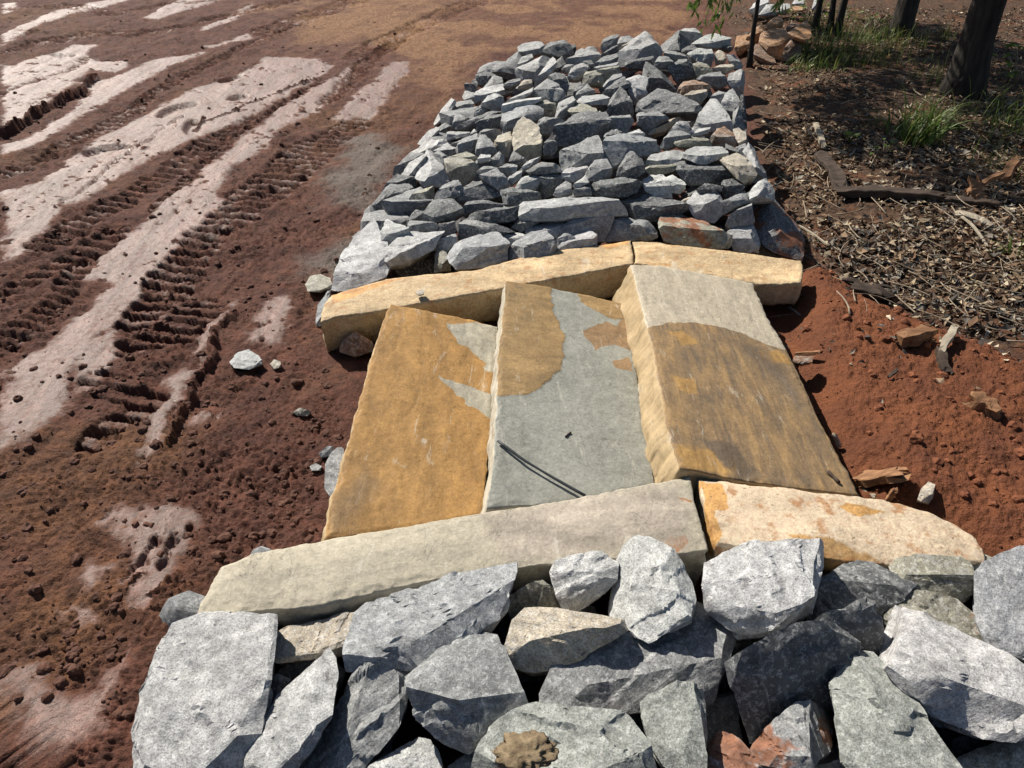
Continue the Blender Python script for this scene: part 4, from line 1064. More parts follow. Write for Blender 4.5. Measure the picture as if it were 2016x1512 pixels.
R('c3','TM','l','1050,1010 1130,920 1390,840 1440,840 1520,930 1520,1050 1490,1090 1120,1120 1070,1050','1060,1010 1200,960 1420,870 1500,920', lab='large bluish grey block standing on the cream kerb behind the ochre slab', lm='large bluish kerb block', h=0.19)
R('c3','T','w','1440,850 1510,825 1640,850 1700,870 1560,920 1540,940 1510,910')
R('c3','T','l','1550,960 1600,900 1720,840 1830,840 1910,900 1900,980 1760,1030 1570,1060', lab='dark bluish rounded rock on the cream kerb, right of the large bluish block', lm='dark bluish rounded rock', h=0.19)
R('c3','T','l','1660,830 1700,790 1960,740 1980,790 1920,880 1800,840 1720,840')
R('c3','F','d','1560,790 1650,720 1800,740 1690,790 1640,830')
R('c3','F','l','1900,900 1980,850 2060,870 2060,960 1950,985')

# --- front pile
R('d1','UF','w','75,1380 90,1330 150,1150 150,1000 270,800 290,650 330,595 420,585 480,530 560,510 800,505 890,520 980,590 975,650 950,900 925,1100 840,1330 760,1440 740,1560 450,1680 100,1600','85,1370 180,1450 450,1430 640,1470 750,1440', h=0.17, lab='largest pale flat slab-like rock at the front left corner, with a short crack')
R('d1','TF','t','960,800 990,640 1030,610 1300,550 1430,515 1530,520 1560,560 1500,620 1440,700 1430,780 1270,790 1010,825','965,790 1100,770 1260,750 1430,740', h=0.13, lab='pale tan rock under the long front kerb, right of the largest pale rock')
R('f','UF','l','716,1200 735,1183 800,1165 900,1130 985,1115 1000,1130 1003,1165 990,1205 960,1245 900,1262 810,1320 750,1312 695,1312 685,1280 695,1255', '690,1300 780,1296 880,1258 995,1192', h=0.20, lab='large light bluish grey rock leaning on the long front kerb')
R('d1','T','p','740,1600 850,1300 920,1150 1000,1030 1150,910 1290,780 1310,770 1350,830 1370,950 1340,1170 1230,1300 1150,1400 1050,1600', h=0.15, lab='tapering speckled grey rock pointing away, second from the left in the front pile')
R('d1','M','d','920,1130 950,920 1000,905 1075,935 1000,1010 950,1100', h=0.08, lab='small dark rock sunk between the largest pale rock and the tapering speckled one')
R('d1','LM','g','1090,1600 1400,1100 1560,800 1680,745 1750,755 1840,850 1820,1050 1760,1230 1620,1400 1480,1600','1660,750 1540,950 1430,1200 1300,1580', h=0.18, lab='long ridged grey rock tilted to the right of the tapering speckled one')
R('d2','TF','g','0,920 50,870 250,700 430,650 500,625 580,650 610,720 660,850 770,1090 650,1170 560,1230 500,1370 400,1380 250,1320 60,1150 20,1060','5,950 100,1080 330,1180 400,1300 560,1220 740,1100', h=0.19, lab='large dark grey boulder with a broad tilted face, left of centre in the front pile')
R('d1','T','p','1560,1620 1580,1502 1660,1450 1900,1300 1975,1320 2040,1440 2060,1510 2030,1620', h=0.10, lab='rough grey rock cut by the bottom edge, below the large dark grey boulder')
R('d2','T','l','270,1600 280,1490 420,1390 500,1375 520,1502 500,1600', h=0.07, lab='low bluish rock at the bottom edge, half under the mud-spotted boulder')
R('d2','UF','v','500,1380 560,1250 690,1150 850,1105 1080,1130 1200,1130 1400,1150 1490,1250 1560,1370 1610,1502 1580,1620 900,1700 520,1620 500,1450','510,1480 800,1590 1100,1620 1590,1560', h=0.20, rust=0.42, lab='broad rounded boulder with rusty spots and a lump of mud, at the bottom edge')
R('d2','UR','v','1500,1090 1560,1030 1700,970 1810,965 1890,1020 1910,1110 1920,1250 1910,1480 1750,1560 1640,1480 1580,1380 1550,1330 1510,1180','1840,970 1880,1150 1850,1400 1800,1540', h=0.20, lab='upright greenish grey rock right of the mud-spotted boulder')
R('d2','UF','g','935,1090 935,950 970,860 1300,700 1900,480 2040,560 2110,690 2050,850 1990,1030 1930,1130 1890,1010 1660,1090 1400,1150 1100,1140','940,900 1100,1085 1300,1015 1450,970 1640,970 1860,960 2050,850', h=0.165, lab='wide flat grey rock in the middle of the front pile, shadowed by its neighbours')
R('d2','TF','t','620,760 640,680 700,630 690,570 770,495 960,495 1240,530 1300,560 1360,640 1240,710 1100,800 900,870 810,885 700,850 650,800','640,760 750,770 900,700 1130,640 1345,600', h=0.21, lab='flat speckled olive-white rock with a dark underside in the middle of the front pile')
R('d2','F','o','655,400 790,320 870,290 930,350 970,450 990,495 770,510 690,570 660,520', h=0.13, lab='small dark olive rock between the bluish leaning rock and the pale notched one')
R('d2','TF','w','925,230 960,180 1100,130 1240,125 1350,195 1350,300 1270,380 1160,420 1090,500 1010,505 970,380 955,290','950,275 1100,285 1200,330 1345,250', h=0.20, lab='pale rock with a bright top and shaded front against the long front kerb')
R('d2','LR','w','1360,180 1400,100 1490,30 1570,50 1700,130 1810,310 1830,430 1810,550 1690,580 1550,680 1460,650 1430,590 1310,540 1320,370 1370,320','1560,50 1640,200 1690,400 1690,580', h=0.22, lab='tall egg-shaped speckled rock standing at the gap of the front kerb')
R('d3','UF','w','-20,330 0,190 80,130 230,80 430,80 540,70 660,130 710,220 680,420 650,490 560,530 460,590 350,630 200,650 100,580 0,500','-10,300 80,400 200,490 400,580 550,520 650,480', h=0.24, lab='bright whitish round-cornered rock in front of the pitted kerb stone')
R('d3','TF','d','650,500 690,370 740,290 840,225 890,230 940,180 1020,190 1180,260 1260,380 1170,430 1130,520 1000,520 850,550 700,560','700,350 840,330 1000,340 1220,390', h=0.16, rust=0.15, lab='dark layered rock right of the bright whitish round-cornered rock')
R('d3','TF','o','1155,205 1200,155 1320,140 1600,160 1680,200 1705,290 1690,390 1600,440 1500,420 1290,360 1240,370 1190,290','1200,290 1280,310 1450,330 1600,330 1700,270', h=0.17, rust=0.2, lab='long olive grey rock lying against the pitted kerb stone')
R('d3','T','o','1620,160 1750,135 1830,160 1760,250 1700,220', h=0.13, lab='small olive rock at the far end of the pitted kerb stone')
R('d3','U','l','1715,270 1760,210 1850,165 2016,195 2150,240 2150,800 2016,790 1900,740 1780,680 1720,550 1710,400', h=0.21, lab='bluish grey rock at the right edge of the photo, above the big white one')
R('d3','U','o','1140,520 1200,420 1300,370 1430,400 1580,420 1700,550 1780,690 1500,640 1350,600 1200,600 1140,570', h=0.14, rust=0.45, lab='olive rock with rusty soil on it, behind the big white rock at the right')
R('d3','TF','w','1090,790 1110,680 1160,560 1280,515 1390,520 1560,600 1800,710 1990,830 2016,870 2016,1000 1990,1100 1970,1300 1800,1270 1740,1290 1560,1220 1430,1170 1370,1070 1250,980 1200,930','1095,800 1200,925 1400,1120 1560,1200 1740,1260 1970,1250', h=0.24, lab='big white speckled rock with a smooth tilted face at the right edge')
R('d3','F','d','115,820 330,700 560,590 820,560 960,700 900,930 800,1130 650,1160 260,1340 210,1080 150,940', h=0.20, rust=0.28, extra='500,650 820,560 1010,400 1060,430 1100,560 1080,770 940,820 700,950', lab='large dark rock with a pointed horn and rusty edges in the front pile')
R('d3','TR','g','250,1400 280,1340 430,1230 470,1160 560,1090 640,1085 740,1140 780,1250 750,1400 640,1490 500,1510 300,1470','640,1085 560,1200 580,1350 500,1500', h=0.17, rust=0.5, lab='grey rock with a rusty soil patch, below the horned dark rock')
R('d3','U','v','775,960 820,920 880,830 900,790 980,765 1050,780 1100,840 1200,930 1250,1040 1400,1300 1610,1502 1620,1620 1000,1620 860,1440 820,1200 790,1060', h=0.21, lab='long greenish grey rock running to the bottom edge, left of the big white rock')
R('d3','T','p','-20,1620 0,1340 60,1280 150,1290 220,1360 340,1502 320,1620', h=0.14, rust=0.75, lab='small rust-covered rock cut by the bottom edge, left of the grey soil-patched rock')
R('d3','T','p','640,1600 660,1495 850,1450 890,1502 870,1600', h=0.08, lab='low pale rock cut by the bottom edge, left of the long greenish rock')
R('d3','T','t','1580,1620 1570,1490 1600,1440 1850,1370 1990,1310 2150,1200 2150,1620', h=0.12, lab='flat tan rock in the bottom right corner')
R('d3','F','g','1545,1400 1570,1310 1740,1280 1970,1310 1850,1390 1600,1450', h=0.06, lab='shaded grey rock under the big white rock, above the tan corner rock')
R('d3','T','o','1990,1100 2016,1050 2100,1040 2100,1170 2000,1160', h=0.16, lab='sliver of olive rock at the right edge beside the big white rock')

FIRST_LOOSE = len(ROCKS)
# --- boulders by the trees, stones in the mud
R('e5','F','q','755,490 770,440 860,330 920,300 1000,350 930,400 880,500', h=0.16, lab='orange brown boulder behind the thin dark sapling stem')
R('e5','T','q','990,290 1100,200 1180,190 1200,290 1120,330 1000,330', h=0.22, lab='flat orange brown boulder at the back of the brown boulders')
R('e5','TF','q','1250,380 1390,290 1470,240 1510,310 1520,420 1470,480 1390,470 1340,410','1255,390 1340,400 1400,460 1470,470', h=0.26, lab='bright orange pointed boulder on top of the brown boulders')
R('e5','F','b','1230,330 1290,260 1410,290 1330,350 1260,380', h=0.2, lab='small dark brown boulder left of the bright orange pointed one')
R('e5','TF','q','910,490 950,390 1020,360 1240,370 1290,440 1200,600 1150,700 1050,640 1000,540','920,500 1040,560 1180,520 1280,440', h=0.16, lab='broad layered brown boulder in the middle of the brown boulders')
R('e5','F','b','1170,700 1220,560 1300,440 1400,480 1390,640 1200,720', h=0.14, lab='dark brown boulder at the right foot of the brown boulders')
R('e5','T','q','630,570 660,430 780,400 760,480 840,500 700,640 650,620', h=0.10, lab='tan brown boulder at the left foot of the brown boulders')
R('e5','T','b','850,640 880,520 980,540 1080,650 1120,750 960,740', h=0.07, lab='low brown boulder at the front foot of the brown boulders')
R('e5','T','w','795,120 870,30 1000,-30 1030,30 940,165 860,160', h=0.15, lab='white rock behind the brown boulders, left of the thin sapling stem')
R('e5','M','p','905,180 1000,60 1090,55 1115,170 1030,198', h=0.15, lab='pale grey rock behind the brown boulders, crossed by the thin sapling stem')
R('e5','T','p','1120,150 1180,40 1270,50 1285,110 1220,155', h=0.15, lab='pale rock behind the brown boulders, below the green sprig')
R('e5','T','q','1285,110 1330,70 1420,80 1440,120 1300,155', h=0.16, lab='flat orange topped rock behind the brown boulders')
R('e5','T','w','1300,50 1330,0 1440,0 1450,60 1380,75', h=0.17, lab='whitish rock at the top edge behind the brown boulders')
R('e5','M','p','1530,110 1560,0 1640,-20 1620,120', h=0.14, lab='pale rock at the top edge among the thin stems')
# stones lying loose in the mud on the left
R('f','T','o','602,560 612,545 632,540 650,548 652,565 630,574 608,572', h=0.03, lab='brownish rounded stone in the mud by the front left corner of the rear pile')
R('f','T','p','452,712 470,695 490,690 508,700 518,714 490,726 462,724', h=0.02, lab='flat white stone set in the mud by the smooth wet strip')
R('f','T','t','532,716 540,708 552,712 552,722 540,726', h=0.02, lab='small yellowish pebble in the mud beside the flat white stone')
R('f','M','o','576,812 590,803 612,810 605,818 586,818', h=0.01, lab='thin flat stone in the mud left of the ochre slab')
R('f','LF','l','622,640 625,600 648,572 660,600 645,640','645,580 638,620', h=0.05, lab='bluish rock poking out beneath the left end of the warm cream kerb')
R('f','F','b','668,690 676,668 700,655 730,672 738,690 700,700', h=0.04, lab='brown stone in the shade under the left end of the warm cream kerb')
R('f','LF','g','640,958 643,915 655,890 676,880 680,930 657,985','665,880 655,950', h=0.04, lab='pale rock poking out under the left side of the ochre slab')
R('f','M','l','628,893 645,878 658,880 650,896 634,900', h=0.03, lab='small bluish stone beside the left edge of the ochre slab')
R('f','T','g','610,918 622,912 634,918 630,926 614,926', h=0.01, lab='small pale stone in the soil left of the ochre slab')
R('f','M','l','492,1095 500,1082 516,1075 536,1084 530,1094', h=0.05, lab='bluish stone peeping out behind the left end of the front kerb')
# on the right
R('f','TF','t','1806,985 1815,962 1828,948 1840,955 1836,978 1828,990','1808,978 1822,980 1836,970', h=0.10, lab='tan stone with pits in the red soil beyond the pitted kerb')
R('f','T','l','1955,985 1962,978 1974,984 1970,991 1960,991', h=0.08, lab='small bluish pebble in the red soil near the right edge')
R('f','T','b','1560,712 1566,700 1600,702 1598,712 1580,716', h=0.09, lab='small reddish stone under the stick beside the right slab')
R('f','U','t','818,577 824,570 834,571 835,578 826,581', h=0.175, th=0.5, lab='small flat tan pebble lying on the long warm cream kerb')
def filler():
    """second layer of rocks, glimpsed in the gaps"""
    rg = np.random.default_rng(77)
    def put(cx, cy, s, h, lab, grp):
        n = 7
        a = np.sort(rg.uniform(0, 2 * math.pi, n)) 
        P = np.array([cx, cy]) + s * np.stack([np.cos(a) * rg.uniform(0.8, 1.2, n), 0.7 * np.sin(a) * rg.uniform(0.8, 1.2, n)], 1)
        if np.ptp(P[:, 0]) < s * 0.8 or np.ptp(P[:, 1]) < s * 0.5: return
        ROCKS.append(dict(fr='x', typ='M', col='d' if rg.random() < .6 else 'g', P=P, C=None, lab=lab, lm=None, rust=0.0, h=h, th=0.8, extra=None, name='rock', pile='rear' if cy < 700 else 'front', low=True, grp=grp))  # mostly dark grey, so the colour itself darkens the gaps
    for y in np.linspace(125, 500, 8):
        xl = np.interp(y, [60, 150, 350, 570], [1000, 930, 770, 650]) + 50
        xr = np.interp(y, [60, 150, 350, 570], [1450, 1465, 1500, 1590]) - 30
        s = np.interp(y, [100, 500], [34, 62])
        for x in np.arange(xl, xr, s * 2.1):
            put(x + rg.uniform(-.3, .3) * s, y + rg.uniform(-.2, .2) * s, s, 0.13 if y < 400 else 0.06, 'rear gap', 'lower rocks of the rear pile')
    for y in (1230, 1330, 1440):
        for x in np.arange(430 - (y - 1230) * 0.3, 2016, 210):
            put(x + rg.uniform(-25, 25), y + rg.uniform(-20, 20), 95, 0.02, 'front gap', 'lower rocks of the front pile')
filler()
def rear_height(c):
    x, y = c
    xl = np.interp(y, [60, 150, 350, 570], [1000, 930, 770, 650])
    xr = np.interp(y, [60, 150, 350, 570], [1450, 1465, 1500, 1590])
    f = sst(0, 150, x - xl)
    h = 0.10 + 0.20 * f
    h -= 0.15 * sst(290, 520, y)
    h += 0.05 * sst(0.2, 0.8, (x - xl) / (xr - xl)) * sst(-560, -250, -y) 
    return float(h)
def build_rocks():
    used = set()
    marks = [(r['P'].mean(0), r['lm']) for r in ROCKS if r['lm']]
    marks += [(np.array(p_), n_) for p_, n_ in (((400, 1350), 'largest pale flat rock'), ((590, 1400), 'tapering speckled rock'), ((700, 1400), 'long ridged grey rock'), ((850, 1210), 'bluish leaning rock'), ((910, 1360), 'large dark grey boulder'), ((1110, 1260), 'flat speckled olive rock'), ((1110, 1450), 'mud-spotted boulder'), ((1280, 1160), 'egg-shaped speckled rock'), ((1330, 1430), 'upright greenish rock'), ((1490, 1160), 'bright round-cornered rock'), ((1580, 1310), 'horned dark rock'), ((1740, 1400), 'long greenish rock'), ((1880, 1320), 'big white speckled rock'))]
    for r in ROCKS:
        if r['lab']: used.add(r['lab'])
    pass
    areas = np.array([(np.ptp(r['P'][:, 0]) * np.ptp(r['P'][:, 1])) for r in ROCKS if r['pile'] == 'rear'])
    q1, q2 = np.quantile(areas, [0.35, 0.75])
    for i, r in enumerate(ROCKS):
        rg = np.random.default_rng(1000 + i)
        rear = r['pile'] == 'rear'
        P = r['P']
        c = P.mean(0)
        P = c + (P - c) * (1.08 if rear else 1.05)
        h = r['h'] if r['h'] is not None else rear_height(c)
        typ, C = r['typ'], r['C']
        if (rear or r['fr'] == 'e5') and len(typ) == 1 and typ in 'TMF':
            # break the rock into a lit upper face and a steep front
            f = {'T': 0.52, 'M': 0.22, 'F': 0.06}[typ] + rg.uniform(-0.06, 0.08)
            x0, x1 = P[:, 0].min(), P[:, 0].max()
            C = []
            tilt = rg.uniform(-0.28, 0.28)
            for u in (0.06, 0.35, 0.65, 0.94):
                xx = x0 + u * (x1 - x0)
                ys = []
                for a_, b_ in zip(P, np.roll(P, -1, 0)):
                    if (a_[0] - xx) * (b_[0] - xx) < 0:
                        ys.append(a_[1] + (b_[1] - a_[1]) * (xx - a_[0]) / (b_[0] - a_[0]))
                if len(ys) > 1:
                    lo, hi = min(ys), max(ys)
                    ff = np.clip(f + tilt * (u - 0.5) + rg.uniform(-0.08, 0.08), 0.08, 0.9)
                    C.append((xx, lo + ff * (hi - lo)))
            C = np.array(C) if len(C) > 1 else None
            typ = 'TF'
        dd = 0.0
        if rear and not r.get('low') and r['h'] is None: dd = float(rg.normal(0, 0.045) - 0.03 * (math.log(max(np.ptp(P[:, 0]) * np.ptp(P[:, 1]), 50.0)) - math.log(1800.0)) + 0.06 * sst(430, 500, c[1]))
        hp, size, c3 = rock_hull(P, typ, C, h, rg, r['th'], dd)
        hulls = [hp]
        if r['extra'] is not None:
            hp2, s2, _ = rock_hull(r['extra'], r['typ'], None, h + 0.01, np.random.default_rng(5), 0.7)
            hulls.append(hp2)
        area = np.ptp(P[:, 0]) * np.ptp(P[:, 1])
        target = size * (0.125 if rear else (0.058 if area > 9000 else 0.12))
        if r.get('low'): target = size * 0.24
        n1 = np.array(NRM[r['typ'][0]])
        axis = unit(n1 + rg.normal(0, 0.45, 3)) if rg.random() < 0.6 else unit(rg.normal(0, 1, 3))
        L, F, org, Rm = rock_mesh(hulls, size, i * 3.7, target, axis, rough=(0.95 if rear else 0.85), chips=(12 if rear else 11), cut=((0.62, 0.97) if rear else (0.84, 0.99)), rg=rg)
        me = mesh_from('rock', L, F)
        me.set_sharp_from_angle(angle=math.radians(30))
        me.materials.append(M_ROCK)
        o = bpy.data.objects.new('rock', me); COL.objects.link(o)
        o.matrix_world = Matrix.Translation(Vector(org)) @ Matrix(Rm.tolist()).to_4x4()
        a = np.array(ALB[r['col']]) * rg.uniform(0.88, 1.12) * (1 + rg.normal(0, 0.008, 3))
        o.color = (*a, r['rust'] if r['rust'] else (0.12 if rg.random() < 0.12 else 0.0))
        lab = r['lab']
        if lab in ('rear gap', 'front gap'):
            w0 = lab
            order = sorted(marks, key=lambda m: (m[0][0] - c[0]) ** 2 + 1.6 * (m[0][1] - c[1]) ** 2)
            for pc, nm in order[:8]:
                dx, dy = c - pc
                rel = ('left of' if dx < 0 else 'right of') if abs(dx) > 1.3 * abs(dy) else ('behind' if dy < 0 else 'in front of')
                lab = f'half hidden rock in a gap {rel} the {nm}'
                if lab not in used and len(lab.split()) <= 16: break
            used.add(lab)
        elif not lab:
            w_, h_ = np.ptp(P[:, 0]), np.ptp(P[:, 1])
            sz = 'small' if area < q1 else ('medium' if area < q2 else 'large')
            shp = 'flat' if w_ / h_ > 2.0 else ('upright' if h_ / w_ > 1.15 else ('angular' if len(P) < 7 else 'lumpy'))
            order = sorted(marks, key=lambda m: (m[0][0] - c[0]) ** 2 + 1.6 * (m[0][1] - c[1]) ** 2)
            for pc, nm in order[:6]:
                dx, dy = c - pc
                if abs(dx) > 1.3 * abs(dy): rel = 'left of' if dx < 0 else 'right of'
                else: rel = 'behind' if dy < 0 else 'in front of'
                lab = f'{sz} {WORD[r["col"]]} {shp} rock {rel} the {nm}'
                if lab not in used and len(lab.split()) <= 16: break
            used.add(lab)
        grp = r.get('grp') or ('rocks heaped in the rear pile' if rear else 'rocks laid in the front pile' if r['fr'][0] == 'd' else 'boulders by the trees' if r['fr'] == 'e5' else 'stones lying loose')
        if r['fr'] == 'f' and i < FIRST_LOOSE: grp = 'rocks heaped in the rear pile' if rear else 'rocks laid in the front pile'
        tag(o, lab, 'rock', grp)
build_rocks()
# ------------------------------------------------------------------ plants, litter, wood
def simple_material(name, c1, c2, scale=30.0, rough=0.8, bump=0.4, dist=0.004, stretch=(1, 1, 1), attr=None, trans=0.0, spec=0.3):
    b = NB(name)
    co = b.n('TexCoord').outputs['Object']
    mp = b.n('Mapping', Vector=co, Scale=stretch).outputs[0]
    n = b.noise(mp, scale, 5, 0.65)
    c = b.mix(b.ramp(n, [(0.32, 0.0), (0.68, 1.0)]), c1, c2)
    if attr:
        c = b.mix(1.0, c, b.attr(attr).outputs['Color'], 'MULTIPLY')
    m = b.done(c, rough, b.bump(n, bump, dist), spec)
    if trans:
        tr = b.n('BsdfTranslucent', Color=c)
        mx = b.n('MixShader', Fac=trans)
        b.t.links.new(b.bsdf.outputs[0], mx.inputs[1]); b.t.links.new(tr.outputs[0], mx.inputs[2])
        b.t.links.new(mx.outputs[0], b.t.nodes['Material Output'].inputs['Surface'])
    return m
M_LEAF = simple_material('green_leaf', (0.10, 0.16, 0.03), (0.16, 0.24, 0.05), 12, 0.5, 0.1, trans=0.35)
M_GRASS = simple_material('grass_blade', (0.065, 0.11, 0.022), (0.14, 0.20, 0.045), 8, 0.5, 0.1, attr='tint', trans=0.35)
M_DRY = simple_material('fallen_leaf', (0.8, 0.8, 0.8), (1.1, 1.1, 1.1), 60, 0.75, 0.2, attr='tint', trans=0.1)
M_TWIG = simple_material('dry_twig', (0.20, 0.15, 0.10), (0.38, 0.31, 0.23), 60, 0.85, 0.4)
M_BARK = simple_material('tree_bark', (0.016, 0.013, 0.011), (0.060, 0.050, 0.040), 24, 0.9, 0.9, 0.02, stretch=(1, 1, 0.18))  # albedo lowered so the trunks look dark and back-lit
M_DARKWOOD = simple_material('dark_bark_piece', (0.025, 0.018, 0.014), (0.085, 0.058, 0.042), 30, 0.85, 0.7, 0.008, stretch=(0.25, 1, 1))
M_WOOD = simple_material('split_wood', (0.13, 0.062, 0.03), (0.34, 0.18, 0.09), 55, 0.8, 0.6, 0.005, stretch=(0.15, 1, 1))
M_PALEWOOD = simple_material('weathered_wood', (0.24, 0.20, 0.15), (0.44, 0.38, 0.29), 40, 0.85, 0.5, 0.004, stretch=(0.15, 1, 1))
M_CLOD = simple_material('mud_clod', (0.060, 0.027, 0.019), (0.14, 0.064, 0.042), 30, 0.9, 0.8, 0.006)
M_REDCLOD = simple_material('red_soil_clod', (0.11, 0.038, 0.020), (0.24, 0.085, 0.036), 30, 0.9, 0.8, 0.006)
M_DARKLINE = simple_material('dark_line_tone', (0.025, 0.03, 0.035), (0.06, 0.065, 0.07), 60, 0.55, 0.2, 0.002)

def leaves_mesh(C, D, Nn, Ln, Wd, tint=None, curl=0.25):
    """C centres, D lengthwise dirs, Nn normals; folded leaf of 4 triangles each"""
    D = D / np.linalg.norm(D, axis=1)[:, None]
    Sd = np.cross(Nn, D); Sd /= np.linalg.norm(Sd, axis=1)[:, None] + 1e-9
    Nn = np.cross(D, Sd)
    n = len(C); L = Ln[:, None]; W = Wd[:, None]
    cu = RNG.uniform(-curl, curl, (n, 1)) * L
    fo = RNG.uniform(-0.1, 0.45, (n, 1)) * W
    V = np.stack([C - D * L / 2 + Nn * cu, C + Sd * W / 2 + Nn * fo, C + D * L / 2 + Nn * cu * 0.6, C - Sd * W / 2 + Nn * fo, C - D * L * 0.05], 1).reshape(-1, 3)
    b = (np.arange(n) * 5)[:, None]
    F = np.concatenate([b + np.array([[0, 4, 3]]), b + np.array([[0, 1, 4]]), b + np.array([[4, 1, 2]]), b + np.array([[3, 4, 2]])], 1).reshape(-1, 3)
    me = mesh_from('leaves', V, F, smooth=False)
    if tint is not None:
        colattr(me, 'tint', np.repeat(tint, 5, axis=0))
    return me
def rdir(n):
    v = RNG.normal(0, 1, (n, 3)); return v / np.linalg.norm(v, axis=1)[:, None]
def crown_points(clumps, per):
    P = []
    for (c, r) in clumps:
        q = rdir(per) * (RNG.random((per, 1)) ** 0.45) * r
        P.append(np.asarray(c) + q * np.array([1, 1, 0.7]))
    return np.vstack(P)
def tree(name, label, pxbase, rad, height, lean, clumps, per, leaf=(0.11, 0.046), extra_stems=(), group=None):
    p = at1(*pxbase, 0.08); p[2] = gz(p[0], p[1])[0] - 0.06
    e = link(name, None); e.location = p
    tag(e, label, 'tree', group)
    n = 22
    t = np.linspace(0, 1, n)
    path = np.stack([lean[0] * t ** 1.3 + 0.03 * np.sin(t * 7 + pxbase[0]), lean[1] * t ** 1.3 + 0.03 * np.sin(t * 5), height * t], 1)
    path[:, :2] -= path[0, :2]
    flare = 1 + 0.55 * np.exp(-t * height / 0.14)
    rr = rad * flare * (1 - 0.6 * t)
    if rad > 0.06:
        items = [tube(path, rr, 26, 0.10, pxbase[0])]
    else:
        items = [tube(path, rr, 8, 0.15, pxbase[0])]
    V, F = joinVF(items)
    if rad > 0.06:   # bark furrows
        ang = np.arctan2(V[:, 1], V[:, 0])
        f = ridged(np.stack([np.cos(ang) * 4, np.sin(ang) * 4, V[:, 2] * 1.6], 1), 3)
        V[:, :2] *= (1 + 0.05 * f)[:, None]
    link('trunk', mesh_from('trunk', V, F), M_BARK, e)
    # limbs to the leaf clumps
    its = []
    for (c, r) in clumps:
        c = np.asarray(c) - p
        k = int(np.clip((c[2] * 0.72) / height * n, 5, n - 2))
        a = path[k]; m = (a + c) / 2 + np.array([0, 0, 0.12])
        tt = np.linspace(0, 1, 7)[:, None]
        pp = (1 - tt) ** 2 * a + 2 * tt * (1 - tt) * m + tt ** 2 * c
        its.append(tube(pp, np.linspace(rr[k] * 0.5, 0.006, 7), 6))
    V, F = joinVF(its)
    link('limbs', mesh_from('limbs', V, F), M_BARK, e)
    P = crown_points(clumps, per) - p
    n = len(P)
    me = leaves_mesh(P, rdir(n) + np.array([0, 0, -0.5]), rdir(n) + np.array([0, 0, 0.8]), RNG.uniform(0.7, 1.25, n) * leaf[0], RNG.uniform(0.7, 1.25, n) * leaf[1])
    link('crown', me, M_LEAF, e)
    return e
# crowns stand above the frame; they shade the litter
def clump_grid(cx, cy, cz, rx, ry, n, r):
    return [((cx + RNG.uniform(-rx, rx), cy + RNG.uniform(-ry, ry), cz + RNG.uniform(-0.35, 0.35)), r * RNG.uniform(0.7, 1.2)) for _ in range(n)]
tree('young_tree', 'thin dark sapling stem rising in front of the brown boulders', (1480, 112), 0.020, 2.9, (0.15, 0.5), clump_grid(1.5, 8.2, 2.7, 1.0, 0.9, 9, 0.40) + clump_grid(1.0, 6.9, 2.5, 0.65, 0.7, 9, 0.34), 260)
tree('broadleaf_tree', 'thick dark tree trunk at the upper right with grass at its foot', (1895, 178), 0.112, 4.2, (0.10, 0.0), clump_grid(2.6, 6.3, 3.3, 1.0, 0.8, 12, 0.45), 260)
tree('broadleaf_tree', 'dark tree trunk at the top edge, left of the thick trunk', (1772, 62), 0.085, 3.6, (0.0, 0.3), clump_grid(2.6, 8.7, 3.3, 1.0, 0.9, 11, 0.42), 260)
tree('broadleaf_tree', 'slim tree leaning right against the trunk at the top edge', (1776, 52), 0.04, 3.2, (0.75, 0.5), clump_grid(4.4, 8.4, 3.0, 0.7, 0.8, 7, 0.40), 220)
tree('young_tree', 'leftmost of the three thin dark stems at the top edge', (1606, 48), 0.030, 2.8, (0.30, 0.2), clump_grid(2.4, 7.5, 2.6, 0.7, 0.8, 8, 0.38), 300)
tree('young_tree', 'middle of the three thin dark stems at the top edge', (1636, 55), 0.028, 3.0, (0.05, 0.4), clump_grid(1.8, 9.6, 2.8, 0.9, 0.8, 8, 0.40), 300)
tree('young_tree', 'rightmost of the three thin dark stems at the top edge', (1650, 58), 0.032, 2.7, (0.35, 0.1), clump_grid(3.2, 7.0, 2.5, 0.7, 0.6, 8, 0.38), 300)

def sprig(name, label, tip_px, root, depth_y, n=46, spread=0.10, down=True):
    """leafy hanging twig; root is a point above the frame"""
    tips = []
    e = link(name, None); e.location = root
    tag(e, label, 'branch')
    its = []; C = []; D = []
    for (x, y) in tip_px:
        d = rays([(x, y)])[0]; q = CAMP + d * (depth_y / d[1])
        tt = np.linspace(0, 1, 9)[:, None]
        m = (q + root) / 2 + np.array([0, 0, 0.12])
        pp = (1 - tt) ** 2 * root + 2 * tt * (1 - tt) * m + tt ** 2 * q
        its.append(tube(pp - root, np.linspace(0.006, 0.0015, 9), 5))
        for k in range(n):
            u = RNG.uniform(0.6, 1.0)
            c = (1 - u) ** 2 * root + 2 * u * (1 - u) * m + u ** 2 * q
            dd = np.array([RNG.normal(0, 0.45), RNG.normal(0, 0.45), -1.0])
            C.append(c + dd * 0.03 + RNG.normal(0, spread * 0.25, 3)); D.append(dd)
    V, F = joinVF(its)
    link('twig', mesh_from('twig', V, F), M_TWIG, e)
    C = np.array(C) - root; D = np.array(D); n_ = len(C)
    link('leaves', leaves_mesh(C, D, rdir(n_) + np.array([0, -0.6, 0.5]), RNG.uniform(0.055, 0.10, n_), RNG.uniform(0.015, 0.026, n_)), M_LEAF, e)
sprig('hanging_branch', 'leafy green branch tip hanging into the top edge above the rear pile', [(1372, 20), (1388, 45), (1412, 52), (1400, 15), (1430, 10), (1360, 8), (1440, 14)], np.array([1.75, 6.3, 1.75]), 5.6, n=44)
